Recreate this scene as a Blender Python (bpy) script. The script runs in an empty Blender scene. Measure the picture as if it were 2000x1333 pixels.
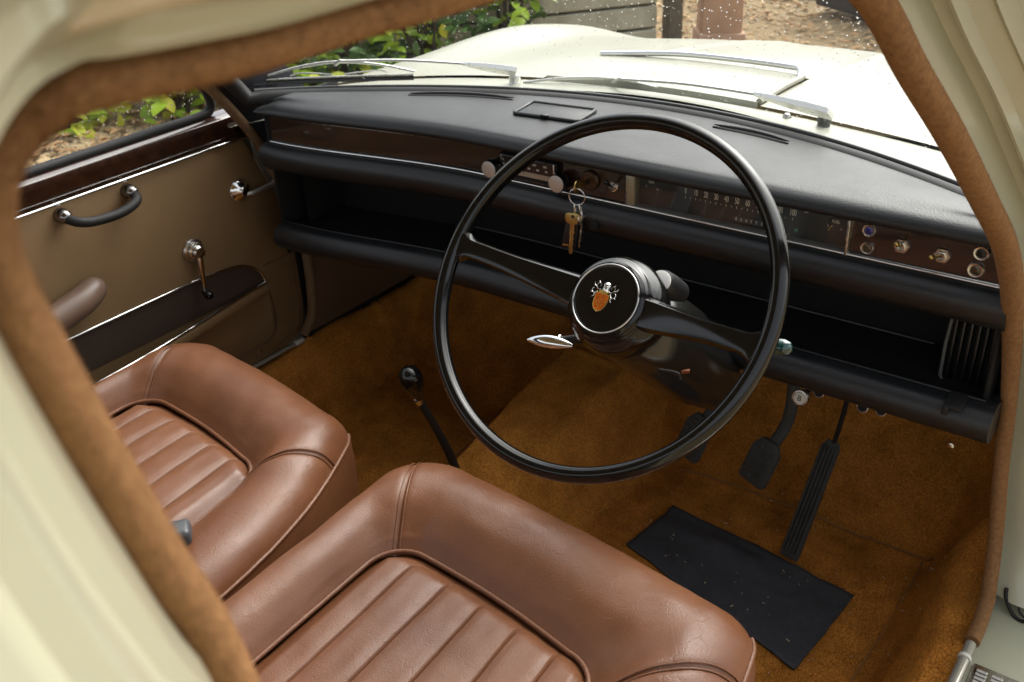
import bpy, bmesh, math, random
from mathutils import Vector, Matrix, noise
random.seed(7)
# ------------------------------------------------------------------ camera
sc = bpy.context.scene
col = sc.collection
CAM = Vector((0.8936, -1.1862, 1.2206))
R_ = Vector((0.80087, 0.59701, -0.04682)); D_ = Vector((0.26368, -0.42175, -0.86753)); W_ = Vector((-0.53766, 0.68243, -0.49518))
cam = bpy.data.cameras.new('camera'); camo = bpy.data.objects.new('camera', cam); col.objects.link(camo)
mw = Matrix.Identity(4)
for i, a in enumerate((R_, -D_, -W_)):
    a = a.normalized(); mw[0][i], mw[1][i], mw[2][i] = a
mw[0][3], mw[1][3], mw[2][3] = CAM
camo.matrix_world = mw
cam.sensor_width = 36; cam.lens = 34.62; cam.clip_start = 0.01; cam.clip_end = 400
cam.dof.use_dof = True; cam.dof.focus_distance = 1.16; cam.dof.aperture_fstop = 11.0
sc.camera = camo
# ------------------------------------------------------------------ sky, sun, exposure (soft overcast daylight)
SUN_EL, SUN_AZ = 50, 6      # azimuth: degrees clockwise from car-forward (+y)
w = bpy.data.worlds.new('World'); sc.world = w; w.use_nodes = True
nt = w.node_tree; nt.nodes.clear()
sky = nt.nodes.new('ShaderNodeTexSky'); sky.sky_type = 'NISHITA'; sky.sun_disc = False
sky.sun_elevation = math.radians(SUN_EL); sky.sun_rotation = math.radians(SUN_AZ)
sky.dust_density = 6; sky.ozone_density = 0.6; sky.air_density = 1.0
hs = nt.nodes.new('ShaderNodeHueSaturation'); hs.inputs['Saturation'].default_value = 0.28
bg = nt.nodes.new('ShaderNodeBackground'); bg.inputs['Strength'].default_value = 0.15
wo = nt.nodes.new('ShaderNodeOutputWorld')
nt.links.new(sky.outputs[0], hs.inputs['Color']); nt.links.new(hs.outputs[0], bg.inputs['Color']); nt.links.new(bg.outputs[0], wo.inputs['Surface'])
sl = bpy.data.lights.new('sun', 'SUN'); sl.energy = 0.9; sl.angle = math.radians(80); sl.color = (1, 0.96, 0.89)
so = bpy.data.objects.new('sun', sl); col.objects.link(so)
el, az = math.radians(SUN_EL), math.radians(SUN_AZ)
sdir = Vector((math.sin(az) * math.cos(el), math.cos(az) * math.cos(el), math.sin(el)))
so.rotation_euler = (-sdir).to_track_quat('-Z', 'Y').to_euler()
sc.view_settings.view_transform = 'Standard'; sc.view_settings.look = 'None'; sc.view_settings.gamma = 1
sc.view_settings.exposure = 1.2
sc.view_settings.use_curve_mapping = False
try:
    sc.cycles.max_bounces = 10; sc.cycles.diffuse_bounces = 5; sc.cycles.glossy_bounces = 5
    sc.cycles.transparent_max_bounces = 16; sc.cycles.use_denoising = True; sc.cycles.caustics_reflective = False
except Exception: pass
# ------------------------------------------------------------------ materials
MATS = {}
def mat(name, color, rough=0.5, metal=0.0, var=0.0, vscale=8.0, color2=None, bump=0.0, bscale=200.0, bump2=0.0, b2scale=30.0,
        coat=0.0, coatr=0.1, sheen=0.0, spec=0.5, rvar=0.0, stretch=None, emit=None, detail=4):
    m = bpy.data.materials.new(name); m.use_nodes = True
    t = m.node_tree; n = t.nodes; L = t.links; n.clear()
    out = n.new('ShaderNodeOutputMaterial'); p = n.new('ShaderNodeBsdfPrincipled')
    L.new(p.outputs[0], out.inputs[0])
    p.inputs['Base Color'].default_value = (*color, 1); p.inputs['Roughness'].default_value = rough
    p.inputs['Metallic'].default_value = metal; p.inputs['Specular IOR Level'].default_value = spec
    p.inputs['Coat Weight'].default_value = coat; p.inputs['Coat Roughness'].default_value = coatr
    p.inputs['Sheen Weight'].default_value = sheen; p.inputs['Sheen Roughness'].default_value = 0.4
    if sheen: p.inputs['Sheen Tint'].default_value = (*[min(1, c * 2.5) for c in color], 1)
    tc = n.new('ShaderNodeTexCoord'); src = tc.outputs['Object']
    if stretch:
        mp = n.new('ShaderNodeMapping'); mp.inputs['Scale'].default_value = stretch; L.new(src, mp.inputs['Vector']); src = mp.outputs[0]
    def nz(s, d=detail, rg=0.6):
        q = n.new('ShaderNodeTexNoise'); q.inputs['Scale'].default_value = s; q.inputs['Detail'].default_value = d
        q.inputs['Roughness'].default_value = rg; L.new(src, q.inputs['Vector']); return q.outputs['Fac']
    if color2 or var:
        c2 = color2 or tuple(c * (1 - var) for c in color)
        rp = n.new('ShaderNodeValToRGB'); rp.color_ramp.elements[0].position = 0.32; rp.color_ramp.elements[1].position = 0.68
        rp.color_ramp.elements[0].color = (*c2, 1); rp.color_ramp.elements[1].color = (*color, 1)
        L.new(nz(vscale), rp.inputs[0]); L.new(rp.outputs[0], p.inputs['Base Color'])
    if rvar:
        mr = n.new('ShaderNodeMapRange'); mr.inputs['To Min'].default_value = max(0.02, rough - rvar); mr.inputs['To Max'].default_value = rough + rvar
        mr.inputs['From Min'].default_value = 0.3; mr.inputs['From Max'].default_value = 0.7
        L.new(nz(vscale * 1.7), mr.inputs[0]); L.new(mr.outputs[0], p.inputs['Roughness'])
    prev = None
    for b, s, dist in ((bump, bscale, 0.0006), (bump2, b2scale, 0.004)):
        if b:
            bn = n.new('ShaderNodeBump'); bn.inputs['Strength'].default_value = b; bn.inputs['Distance'].default_value = dist
            L.new(nz(s, 2), bn.inputs['Height'])
            if prev: L.new(prev, bn.inputs['Normal'])
            prev = bn.outputs[0]
    if prev:
        L.new(prev, p.inputs['Normal'])
        if coat: L.new(prev, p.inputs['Coat Normal'])
    MATS[name] = m
    return m
cream = mat('cream paint', (0.42, 0.420, 0.305), 0.32, var=0.06, vscale=6, coat=0.6, coatr=0.06, bump=0.05, bscale=500)
bonnetp = mat('bonnet paint', (0.395, 0.395, 0.318), 0.45, var=0.10, vscale=4, coat=0.35, coatr=0.12, spec=0.35, bump2=0.02, b2scale=4)
suede = mat('brown draught excluder', (0.275, 0.146, 0.064), 0.95, color2=(0.195, 0.100, 0.043), vscale=170, bump=1.0, bscale=700, bump2=0.35, b2scale=90, sheen=0.35, spec=0.1)
carpet = mat('tan carpet', (0.620, 0.262, 0.048), 1.0, color2=(0.370, 0.145, 0.026), vscale=14, bump=1.0, bscale=520, bump2=0.4, b2scale=45, sheen=0.12, spec=0.05, detail=8)
_t = carpet.node_tree; _p = [q for q in _t.nodes if q.type == 'BSDF_PRINCIPLED'][0]; _tc = [q for q in _t.nodes if q.type == 'TEX_COORD'][0]
_n = _t.nodes.new('ShaderNodeTexNoise'); _n.inputs['Scale'].default_value = 330; _n.inputs['Detail'].default_value = 2; _t.links.new(_tc.outputs['Object'], _n.inputs['Vector'])
_r = _t.nodes.new('ShaderNodeMapRange'); _r.inputs['From Min'].default_value = .34; _r.inputs['From Max'].default_value = .66; _r.inputs['To Min'].default_value = .62; _r.inputs['To Max'].default_value = 1.18; _t.links.new(_n.outputs['Fac'], _r.inputs[0])
_m = _t.nodes.new('ShaderNodeMix'); _m.data_type = 'RGBA'; _m.blend_type = 'MULTIPLY'; _m.inputs[0].default_value = 1.0
_t.links.new(_p.inputs['Base Color'].links[0].from_socket, _m.inputs[6]); _t.links.new(_r.outputs[0], _m.inputs[7]); _t.links.new(_m.outputs[2], _p.inputs['Base Color'])
vinyl = mat('black vinyl', (0.0085, 0.0092, 0.010), 0.42, bump=0.6, bscale=380, bump2=0.10, b2scale=22, rvar=0.06, vscale=6, spec=0.6)
vinylm = mat('black vinyl matt', (0.011, 0.011, 0.011), 0.7, bump=0.5, bscale=400, spec=0.25)
door_v = mat('khaki brown vinyl', (0.210, 0.130, 0.060), 0.55, var=0.12, vscale=5, bump=0.6, bscale=420, bump2=0.10, b2scale=14, spec=0.35)
door_d = mat('dark brown vinyl', (0.120, 0.074, 0.042), 0.5, var=0.15, vscale=9, bump=0.5, bscale=420, spec=0.35)
navy = mat('blue black trim cloth', (0.018, 0.019, 0.024), 0.9, bump=0.8, bscale=500, spec=0.15)
chrome = mat('chrome', (0.82, 0.82, 0.80), 0.10, metal=1.0, rvar=0.04, vscale=30)
chromed = mat('worn chrome', (0.62, 0.60, 0.56), 0.24, metal=1.0, rvar=0.08, vscale=60)
silver = mat('brushed aluminium', (0.70, 0.69, 0.66), 0.38, metal=0.85, bump=0.3, bscale=900)
brass = mat('brass', (0.62, 0.45, 0.16), 0.32, metal=1.0, var=0.3, vscale=120)
gold = mat('gilt', (0.78, 0.52, 0.14), 0.28, metal=0.9)
bezelm = mat('champagne bezel', (0.42, 0.39, 0.27), 0.35, metal=0.6)
gloss = mat('black gloss plastic', (0.004, 0.004, 0.004), 0.14, coat=0.15, coatr=0.06, spec=0.42, rvar=0.03, vscale=25, bump2=0.015, b2scale=40)
rubber = mat('black rubber', (0.012, 0.012, 0.012), 0.6, bump=0.3, bscale=300, spec=0.35)
greyrub = mat('grey rubber', (0.10, 0.105, 0.10), 0.5, bump=0.2, bscale=300)
pedalm = mat('worn pedal rubber', (0.055, 0.056, 0.048), 0.75, var=0.4, vscale=60, bump=0.7, bscale=260)
matm = mat('heel mat rubber', (0.050, 0.054, 0.062), 0.62, var=0.35, vscale=70, bump=0.6, bscale=600, bump2=0.15, b2scale=18)
enamel = mat('orange enamel', (0.58, 0.115, 0.008), 0.18, coat=0.8, coatr=0.04, color2=(0.40, 0.055, 0.006), vscale=160)
ivory = mat('ivory plastic', (0.62, 0.60, 0.52), 0.35)
beige = mat('radio scale beige', (0.42, 0.33, 0.24), 0.45, var=0.15, vscale=60)
dialm = mat('dial face', (0.020, 0.021, 0.021), 0.35, spec=0.4)
print_m = mat('pale printed figures', (0.80, 0.76, 0.64), 0.6)
printd = mat('dark print', (0.02, 0.02, 0.02), 0.6)
blue_l = mat('blue lens', (0.02, 0.02, 0.22), 0.12, coat=0.8)
teal_l = mat('teal glass knob', (0.006, 0.045, 0.038), 0.08, coat=1.0, coatr=0.03)
amber_l = mat('dark amber lens', (0.055, 0.035, 0.012), 0.15, coat=0.8)
copper = mat('copper wire', (0.22, 0.07, 0.03), 0.4, metal=0.6)
buckm = mat('grey buckle plastic', (0.055, 0.060, 0.065), 0.4, bump=0.2, bscale=200)
sillm = mat('clear sill strip', (0.55, 0.53, 0.46), 0.15, metal=0.6)

def leather_mat():
    m = mat('tan leather', (0.185, 0.073, 0.031), 0.42, color2=(0.138, 0.051, 0.021), vscale=7, rvar=0.06, spec=0.5)
    t = m.node_tree; n = t.nodes; L = t.links
    p = [q for q in n if q.type == 'BSDF_PRINCIPLED'][0]; tc = [q for q in n if q.type == 'TEX_COORD'][0]
    v = n.new('ShaderNodeTexVoronoi'); v.inputs['Scale'].default_value = 520; L.new(tc.outputs['Object'], v.inputs['Vector'])
    b1 = n.new('ShaderNodeBump'); b1.inputs['Strength'].default_value = 0.35; b1.inputs['Distance'].default_value = 0.0005; L.new(v.outputs['Distance'], b1.inputs['Height'])
    # long creases: distorted voronoi edges
    nz = n.new('ShaderNodeTexNoise'); nz.inputs['Scale'].default_value = 9; nz.inputs['Detail'].default_value = 4; L.new(tc.outputs['Object'], nz.inputs['Vector'])
    mx = n.new('ShaderNodeVectorMath'); mx.operation = 'MULTIPLY_ADD'; L.new(nz.outputs['Color'], mx.inputs[0]); mx.inputs[1].default_value = (0.12, 0.12, 0.12); L.new(tc.outputs['Object'], mx.inputs[2])
    ve = n.new('ShaderNodeTexVoronoi'); ve.feature = 'DISTANCE_TO_EDGE'; ve.inputs['Scale'].default_value = 34; L.new(mx.outputs[0], ve.inputs['Vector'])
    mr = n.new('ShaderNodeMapRange'); mr.inputs['From Max'].default_value = 0.022; L.new(ve.outputs['Distance'], mr.inputs[0])
    nm = n.new('ShaderNodeTexNoise'); nm.inputs['Scale'].default_value = 6; L.new(tc.outputs['Object'], nm.inputs['Vector'])
    ms = n.new('ShaderNodeMapRange'); ms.inputs['From Min'].default_value = 0.40; ms.inputs['From Max'].default_value = 0.60; ms.inputs['To Max'].default_value = 0.19; L.new(nm.outputs['Fac'], ms.inputs[0])
    b2 = n.new('ShaderNodeBump'); b2.inputs['Distance'].default_value = 0.0012; L.new(ms.outputs[0], b2.inputs['Strength']); L.new(mr.outputs[0], b2.inputs['Height']); L.new(b1.outputs[0], b2.inputs['Normal'])
    n3 = n.new('ShaderNodeTexNoise'); n3.inputs['Scale'].default_value = 22; n3.inputs['Detail'].default_value = 3; L.new(tc.outputs['Object'], n3.inputs['Vector'])
    b3 = n.new('ShaderNodeBump'); b3.inputs['Strength'].default_value = 0.30; b3.inputs['Distance'].default_value = 0.004; L.new(n3.outputs['Fac'], b3.inputs['Height']); L.new(b2.outputs[0], b3.inputs['Normal'])
    L.new(b3.outputs[0], p.inputs['Normal'])
    return m
leather = leather_mat()

def wood_mat():
    m = mat('walnut veneer', (0.050, 0.020, 0.010), 0.22, color2=(0.016, 0.007, 0.0045), vscale=9, stretch=(1.6, 7, 7), coat=0.8, coatr=0.08, detail=9, rvar=0.05)
    return m
wood = wood_mat()

def glass_mat(name, dirt=0.02):
    m = bpy.data.materials.new(name); m.use_nodes = True; t = m.node_tree; n = t.nodes; L = t.links; n.clear()
    out = n.new('ShaderNodeOutputMaterial'); tr = n.new('ShaderNodeBsdfTransparent'); tr.inputs[0].default_value = (0.93, 0.955, 0.94, 1)
    g = n.new('ShaderNodeBsdfGlossy'); g.inputs['Roughness'].default_value = 0.02; g.inputs[0].default_value = (1, 1, 1, 1)
    lw = n.new('ShaderNodeLayerWeight'); lw.inputs['Blend'].default_value = 0.5
    pw = n.new('ShaderNodeMath'); pw.operation = 'POWER'; pw.inputs[1].default_value = 5; L.new(lw.outputs['Facing'], pw.inputs[0])
    ma = n.new('ShaderNodeMath'); ma.operation = 'MULTIPLY_ADD'; ma.inputs[1].default_value = 0.85; ma.inputs[2].default_value = 0.05; L.new(pw.outputs[0], ma.inputs[0])
    mx = n.new('ShaderNodeMixShader'); L.new(ma.outputs[0], mx.inputs[0]); L.new(tr.outputs[0], mx.inputs[1]); L.new(g.outputs[0], mx.inputs[2])
    df = n.new('ShaderNodeBsdfDiffuse'); df.inputs[0].default_value = (0.8, 0.8, 0.78, 1)
    tc = n.new('ShaderNodeTexCoord'); nz = n.new('ShaderNodeTexNoise'); nz.inputs['Scale'].default_value = 9; nz.inputs['Detail'].default_value = 6; L.new(tc.outputs['Object'], nz.inputs['Vector'])
    mr = n.new('ShaderNodeMapRange'); mr.inputs['From Min'].default_value = 0.45; mr.inputs['From Max'].default_value = 0.8; mr.inputs['To Max'].default_value = dirt * 2.2; mr.inputs['To Min'].default_value = dirt * 0.3; L.new(nz.outputs['Fac'], mr.inputs[0])
    m2 = n.new('ShaderNodeMixShader'); L.new(mr.outputs[0], m2.inputs[0]); L.new(mx.outputs[0], m2.inputs[1]); L.new(df.outputs[0], m2.inputs[2])
    L.new(m2.outputs[0], out.inputs[0]); return m
glassm = glass_mat('windscreen glass', 0.03)
glass_side = glass_mat('side glass', 0.02)
glass_dial = glass_mat('instrument glass', 0.012)
def drop_mat():
    m = bpy.data.materials.new('water drops'); m.use_nodes = True; p = m.node_tree.nodes['Principled BSDF']
    p.inputs['Transmission Weight'].default_value = 1; p.inputs['IOR'].default_value = 1.33; p.inputs['Roughness'].default_value = 0.0; p.inputs['Base Color'].default_value = (1, 1, 1, 1)
    return m
dropm = drop_mat()
# ------------------------------------------------------------------ helpers
def V(*a): return Vector(a)
def tag(o, label=None, cat=None, group=None, kind=None):
    if label: o['label'] = label
    if cat: o['category'] = cat
    if group: o['group'] = group
    if kind: o['kind'] = kind
    return o
def empty(name, loc, label, cat, group=None):
    o = bpy.data.objects.new(name, None); col.objects.link(o); o.location = loc; o.empty_display_size = 0.02
    return tag(o, label, cat, group)
def link(name, me, m=None, parent=None):
    o = bpy.data.objects.new(name, me); col.objects.link(o)
    if m: me.materials.clear(); me.materials.append(m)
    if parent:
        o.parent = parent
        w_ = Vector((0, 0, 0)); q = parent
        while q: w_ += q.location; q = q.parent
        o.location = -w_
    return o
def mesh(name, vs, fs, m, parent=None, smooth=True, angle=40):
    me = bpy.data.meshes.new(name); me.from_pydata([tuple(v) for v in vs], [], fs)
    bm = bmesh.new(); bm.from_mesh(me); bmesh.ops.remove_doubles(bm, verts=bm.verts, dist=1e-6); bmesh.ops.recalc_face_normals(bm, faces=bm.faces); bm.to_mesh(me); bm.free()
    if smooth:
        me.shade_smooth(); me.set_sharp_from_angle(angle=math.radians(angle))
    return link(name, me, m, parent)
def cat_(pts, n, closed=False):
    """Catmull-Rom resample to n samples per span"""
    P = [Vector(p) for p in pts]; out = []; k = len(P)
    for i in range(k if closed else k - 1):
        p1, p2 = P[i], P[(i + 1) % k]
        p0 = P[i - 1] if (i > 0 or closed) else p1 * 2 - p2
        p3 = P[(i + 2) % k] if (i + 2 < k or closed) else p2 * 2 - p1
        for j in range(n):
            t = j / n
            out.append(0.5 * ((2 * p1) + (p2 - p0) * t + (2 * p0 - 5 * p1 + 4 * p2 - p3) * t * t + (3 * p1 - p0 - 3 * p2 + p3) * t ** 3))
    if not closed: out.append(P[-1].copy())
    return out
def tube_data(path, r, n=10, closed=False, up=None, ry=None):
    """r, ry: radius or list. up: reference direction for the second axis"""
    P = [Vector(p) for p in path]; k = len(P); vs = []; fs = []
    prev = None
    for i in range(k):
        a = P[i - 1] if (i > 0 or closed) else P[i]; b = P[(i + 1) % k] if (i < k - 1 or closed) else P[i]
        t = (b - a).normalized()
        if up is not None: s = t.cross(Vector(up)).normalized()
        elif prev is None:
            s = t.cross(Vector((0, 0, 1)) if abs(t.z) < 0.9 else Vector((1, 0, 0))).normalized()
        else: s = (prev - t * prev.dot(t)).normalized()
        prev = s; u = s.cross(t).normalized()
        ra = r[i] if isinstance(r, (list, tuple)) else r
        rb = (ry[i] if isinstance(ry, (list, tuple)) else ry) if ry is not None else ra
        for j in range(n):
            c = 2 * math.pi * j / n; vs.append(P[i] + s * (math.cos(c) * ra) + u * (math.sin(c) * rb))
    for i in range(k if closed else k - 1):
        for j in range(n):
            a = i * n + j; b = i * n + (j + 1) % n; c = ((i + 1) % k) * n + (j + 1) % n; d = ((i + 1) % k) * n + j
            fs.append((a, b, c, d))
    if not closed: fs.append(tuple(range(n))[::-1]); fs.append(tuple(range((k - 1) * n, k * n)))
    return vs, fs
def tube(name, path, r, m, parent=None, n=10, closed=False, up=None, ry=None):
    return mesh(name, *tube_data(path, r, n, closed, up, ry), m, parent, angle=60)
def frame_of(axis):
    z = Vector(axis).normalized(); x = z.cross(Vector((0, 0, 1)) if abs(z.z) < 0.95 else Vector((1, 0, 0))).normalized(); return x, z.cross(x), z
def lathe_data(o, axis, prof, n=32, fr=None):
    """prof: list of (radius, height along axis)"""
    X, Y, Z = fr or frame_of(axis); o = Vector(o); vs = []; fs = []
    for r, h in prof:
        for j in range(n):
            c = 2 * math.pi * j / n; vs.append(o + Z * h + X * (r * math.cos(c)) + Y * (r * math.sin(c)))
    for i in range(len(prof) - 1):
        for j in range(n): fs.append((i * n + j, i * n + (j + 1) % n, (i + 1) * n + (j + 1) % n, (i + 1) * n + j))
    if prof[0][0] > 1e-6: fs.append(tuple(range(n))[::-1])
    if prof[-1][0] > 1e-6: fs.append(tuple(range((len(prof) - 1) * n, len(prof) * n)))
    return vs, fs
def lathe(name, o, axis, prof, m, parent=None, n=32, angle=35, fr=None):
    return mesh(name, *lathe_data(o, axis, prof, n, fr), m, parent, angle=angle)
def loft(name, secs, m, parent=None, closed_sec=False, cap=False, angle=40):
    vs = []; fs = []; k = len(secs[0])
    for s in secs: vs += [Vector(p) for p in s]
    for i in range(len(secs) - 1):
        for j in range(k if closed_sec else k - 1):
            fs.append((i * k + j, i * k + (j + 1) % k, (i + 1) * k + (j + 1) % k, (i + 1) * k + j))
    if cap: fs.append(tuple(range(k))[::-1]); fs.append(tuple(range((len(secs) - 1) * k, len(secs) * k)))
    return mesh(name, vs, fs, m, parent, angle=angle)
def box(name, c, size, m, parent=None, bev=0.0, axes=None, seg=2):
    bm = bmesh.new(); bmesh.ops.create_cube(bm, size=1)
    for v in bm.verts: v.co = Vector((v.co.x * size[0], v.co.y * size[1], v.co.z * size[2]))
    if bev: bmesh.ops.bevel(bm, geom=list(bm.edges), offset=bev, segments=seg, affect='EDGES', profile=0.5)
    if axes:
        X, Y, Z = axes
        for v in bm.verts: v.co = X * v.co.x + Y * v.co.y + Z * v.co.z
    for v in bm.verts: v.co += Vector(c)
    me = bpy.data.meshes.new(name); bm.to_mesh(me); bm.free()
    me.shade_smooth(); me.set_sharp_from_angle(angle=math.radians(35))
    return link(name, me, m, parent)
def merge(datas):
    vs = []; fs = []
    for v, f in datas:
        o = len(vs); vs += v; fs += [tuple(i + o for i in q) for q in f]
    return vs, fs
def prism(name, pts2, o, X, Y, depth, m, parent=None, bev=0.0):
    """polygon pts2 in the (X, Y) plane at o, thickened along X x Y by depth"""
    Z = X.cross(Y).normalized(); bm = bmesh.new(); o = Vector(o)
    vv = [bm.verts.new(o + X * a + Y * b) for a, b in pts2]; f = bm.faces.new(vv)
    r = bmesh.ops.extrude_face_region(bm, geom=[f])
    for v in [e for e in r['geom'] if isinstance(e, bmesh.types.BMVert)]: v.co += Z * depth
    bmesh.ops.recalc_face_normals(bm, faces=bm.faces)
    if bev: bmesh.ops.bevel(bm, geom=list(bm.edges), offset=bev, segments=2, affect='EDGES', profile=0.5)
    me = bpy.data.meshes.new(name); bm.to_mesh(me); bm.free(); me.shade_smooth(); me.set_sharp_from_angle(angle=math.radians(35))
    return link(name, me, m, parent)
def text(name, s, o, X, Y, size, m, parent=None, xs=1.0):
    cu = bpy.data.curves.new(name, 'FONT'); cu.body = s; cu.size = size; cu.align_x = 'CENTER'; cu.align_y = 'CENTER'; cu.extrude = 0.0002
    t = bpy.data.objects.new(name + '_tmp', cu); col.objects.link(t)
    me = bpy.data.meshes.new_from_object(t); bpy.data.objects.remove(t)
    Z = X.cross(Y)
    for v in me.vertices: v.co = Vector(o) + X * (v.co.x * xs) + Y * v.co.y + Z * v.co.z
    return link(name, me, m, parent)
def sstep(a, b, x):
    t = min(1, max(0, (x - a) / (b - a))); return t * t * (3 - 2 * t)
EX, EY, EZ = V(1, 0, 0), V(0, 1, 0), V(0, 0, 1)
# ================================================================== SETTING: ground outside
GZ = -0.30
gm = mat('gravel ground', (0.36, 0.27, 0.155), 0.95, color2=(0.17, 0.125, 0.070), vscale=30, bump=0.3, bscale=60, bump2=1.0, b2scale=25, spec=0.1, detail=8)
tag(mesh('ground', [(-120, -120, GZ), (120, -120, GZ), (120, 120, GZ), (-120, 120, GZ)], [(0, 1, 2, 3)], gm, smooth=False), kind='structure')
peb = [mat('tan pebbles', (0.60, 0.46, 0.27), 0.85, color2=(0.40, 0.29, 0.16), vscale=9), ]
vs, fs = [], []
for i in range(9000):
    if i < 5200: x, y = random.uniform(-4.25, -2.6), random.uniform(0.2, 2.9)
    else: x, y = random.uniform(-3.0, 1.6), random.uniform(3.4, 8.5)
    s = random.uniform(0.012, 0.032); a = random.random() * 6.28; h = s * random.uniform(0.35, 0.7); o = len(vs)
    for k in range(5):
        c = a + k * 1.2566 + random.uniform(-.25, .25); q = s * random.uniform(.75, 1.15)
        vs.append((x + math.cos(c) * q, y + math.sin(c) * q * .8, GZ + .002)); vs.append((x + math.cos(c) * q * .62, y + math.sin(c) * q * .5, GZ + h))
    for k in range(5): fs.append((o + 2 * k, o + 2 * ((k + 1) % 5), o + 2 * ((k + 1) % 5) + 1, o + 2 * k + 1))
    fs.append(tuple(o + 2 * k + 1 for k in range(5)))
tag(mesh('gravel', vs, fs, peb[0], smooth=False), 'loose tan gravel stones on the drive outside', 'gravel', kind='stuff')
litm = mat('fallen leaves', (0.48, 0.29, 0.13), 0.8, color2=(0.28, 0.16, 0.07), vscale=4)
vs, fs = [], []
for i in range(2600):
    x, y = (random.uniform(-2.6, 1.8), random.uniform(3.8, 8.5)) if i < 2000 else (random.uniform(-4.6, -3.6), random.uniform(0.8, 3.0))
    s = random.uniform(.02, .045); a = random.random() * 6.28; o = len(vs); z = GZ + random.uniform(.012, .04)
    for (p, q, h) in ((-1, 0, 0), (0, .55, .3), (1, 0, .1), (0, -.55, .35)):
        vs.append((x + s * (p * math.cos(a) - q * math.sin(a)), y + s * (p * math.sin(a) + q * math.cos(a)), z + h * s))
    fs += [(o, o + 1, o + 2), (o, o + 2, o + 3)]
tag(mesh('fallen_leaves', vs, fs, litm, smooth=False), 'brown fallen leaves scattered over the gravel drive', 'leaf litter', kind='stuff')

# ------------------------------------------------------------------ outside: shrubs, fence, pier, parked car
leafg = [mat('fresh green leaves', (0.42, 0.56, 0.045), 0.42, color2=(0.24, 0.42, 0.035), vscale=3, spec=0.4),
         mat('dark green leaves', (0.09, 0.18, 0.035), 0.45, color2=(0.04, 0.09, 0.02), vscale=3, spec=0.4),
         mat('yellow green leaves', (0.62, 0.60, 0.06), 0.45, color2=(0.30, 0.36, 0.03), vscale=3, spec=0.4)]
for lm in leafg:
    p = [q for q in lm.node_tree.nodes if q.type == 'BSDF_PRINCIPLED'][0]; p.inputs['Transmission Weight'].default_value = 0.0
barkm = mat('bark', (0.06, 0.045, 0.03), 0.9, var=0.4, vscale=12, bump2=0.6, b2scale=40)
def leaf_data(p, d, up, L_, wd):
    d = d.normalized(); s = d.cross(up).normalized(); n_ = s.cross(d)
    pts = []
    for t, ww, hh in ((0, 0, 0), (.3, .8, .06), (.6, 1, .05), (.85, .6, -.02), (1, 0, -.1)):
        c = p + d * (L_ * t) + n_ * (hh * L_)
        if ww == 0: pts.append([c])
        else: pts.append([c - s * (wd * ww * .5) + n_ * (.12 * wd), c, c + s * (wd * ww * .5) + n_ * (.12 * wd)])
    v = [q for g in pts for q in g]
    f = [(0, 2, 1), (0, 3, 2), (1, 2, 5, 4), (2, 3, 6, 5), (4, 5, 8, 7), (5, 6, 9, 8), (7, 8, 10), (8, 9, 10)]
    return v, f
def shrub(name, base, rx, ry, h, n_leaf, mi, label, group, size=0.06, seed=1):
    rnd = random.Random(seed); r = empty(name, base, label, 'shrub', group); base = Vector(base)
    st = []
    for k in range(9):
        a = rnd.random() * 6.28; tip = base + V(math.cos(a) * rx * rnd.uniform(.2, .9), math.sin(a) * ry * rnd.uniform(.2, .9), h * rnd.uniform(.6, 1))
        mid = (base + tip) * .5 + V(rnd.uniform(-.05, .05), rnd.uniform(-.05, .05), .05)
        st.append(tube_data(cat_([base + V(rnd.uniform(-.06, .06), rnd.uniform(-.06, .06), 0), mid, tip], 4), [0.012 * (1 - i / 11) + .003 for i in range(9)], 5))
    mesh('stems', *merge(st), barkm, r)
    ds = {0: [], 1: [], 2: []}
    cl = [(V(rnd.uniform(-1, 1) * rx, rnd.uniform(-1, 1) * ry, rnd.uniform(.05, 1) * h), rnd.choice(mi)) for _ in range(max(6, n_leaf // 9))]
    for k in range(n_leaf):
        c, q = rnd.choice(cl); p = base + c + V(rnd.gauss(0, .07), rnd.gauss(0, .07), rnd.gauss(0, .06))
        if p.z < GZ + .02: p.z = GZ + .03
        d = V(rnd.uniform(-1, 1), rnd.uniform(-1, 1), rnd.uniform(-.5, .6)); L_ = size * rnd.uniform(.7, 1.35)
        ds[q].append(leaf_data(p, d, V(.25, -.3, 1) if rnd.random() < .7 else V(rnd.uniform(-1, 1), rnd.uniform(-1, 1), .5), L_, L_ * rnd.uniform(.45, .62)))
    for q, dd in ds.items():
        if dd:
            o = mesh('foliage', *merge(dd), leafg[q], r); tag(o, kind='stuff')
    return r
fdir = V(0.62, 0.785, 0).normalized(); P0 = V(-2.12, 4.36, 0)
def fp(d, off=0.0): return P0 - fdir * d + V(fdir.y, -fdir.x, 0) * off
k = 0
for (d, off, rx, ry, h, nl, mi, lab) in (
        (1.05, .14, .16, .22, .95, 300, (1, 0, 1, 0), 'leafy green shrub climbing the fence nearest the concrete post'),
        (1.55, .20, .22, .22, .62, 210, (1, 1, 0, 2), 'sparse dark shrub with yellowing leaves at the foot of the fence'),
        (2.00, .22, .24, .24, .55, 290, (0, 0, 1, 2), 'bright green laurel seen over the tip of the passenger wiper'),
        (2.50, .22, .26, .26, .50, 290, (0, 2, 1, 0), 'bright laurel shrub seen through the lower corner of the windscreen'),
        (2.95, .24, .16, .24, .30, 110, (0, 0, 2, 0), 'yellow green shrub seen in the top of the passenger window'),
        (3.50, .26, .10, .34, .13, 60, (2, 2, 0), 'low plant with upright yellow leaves at the edge of the gravel')):
    b = fp(d, off); k += 1
    shrub('laurel_shrub', (b.x, b.y, GZ), rx, ry, h, nl, mi, lab, 'shrubs along the fence', 0.10 if k > 1 else .09, seed=k * 11)
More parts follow.
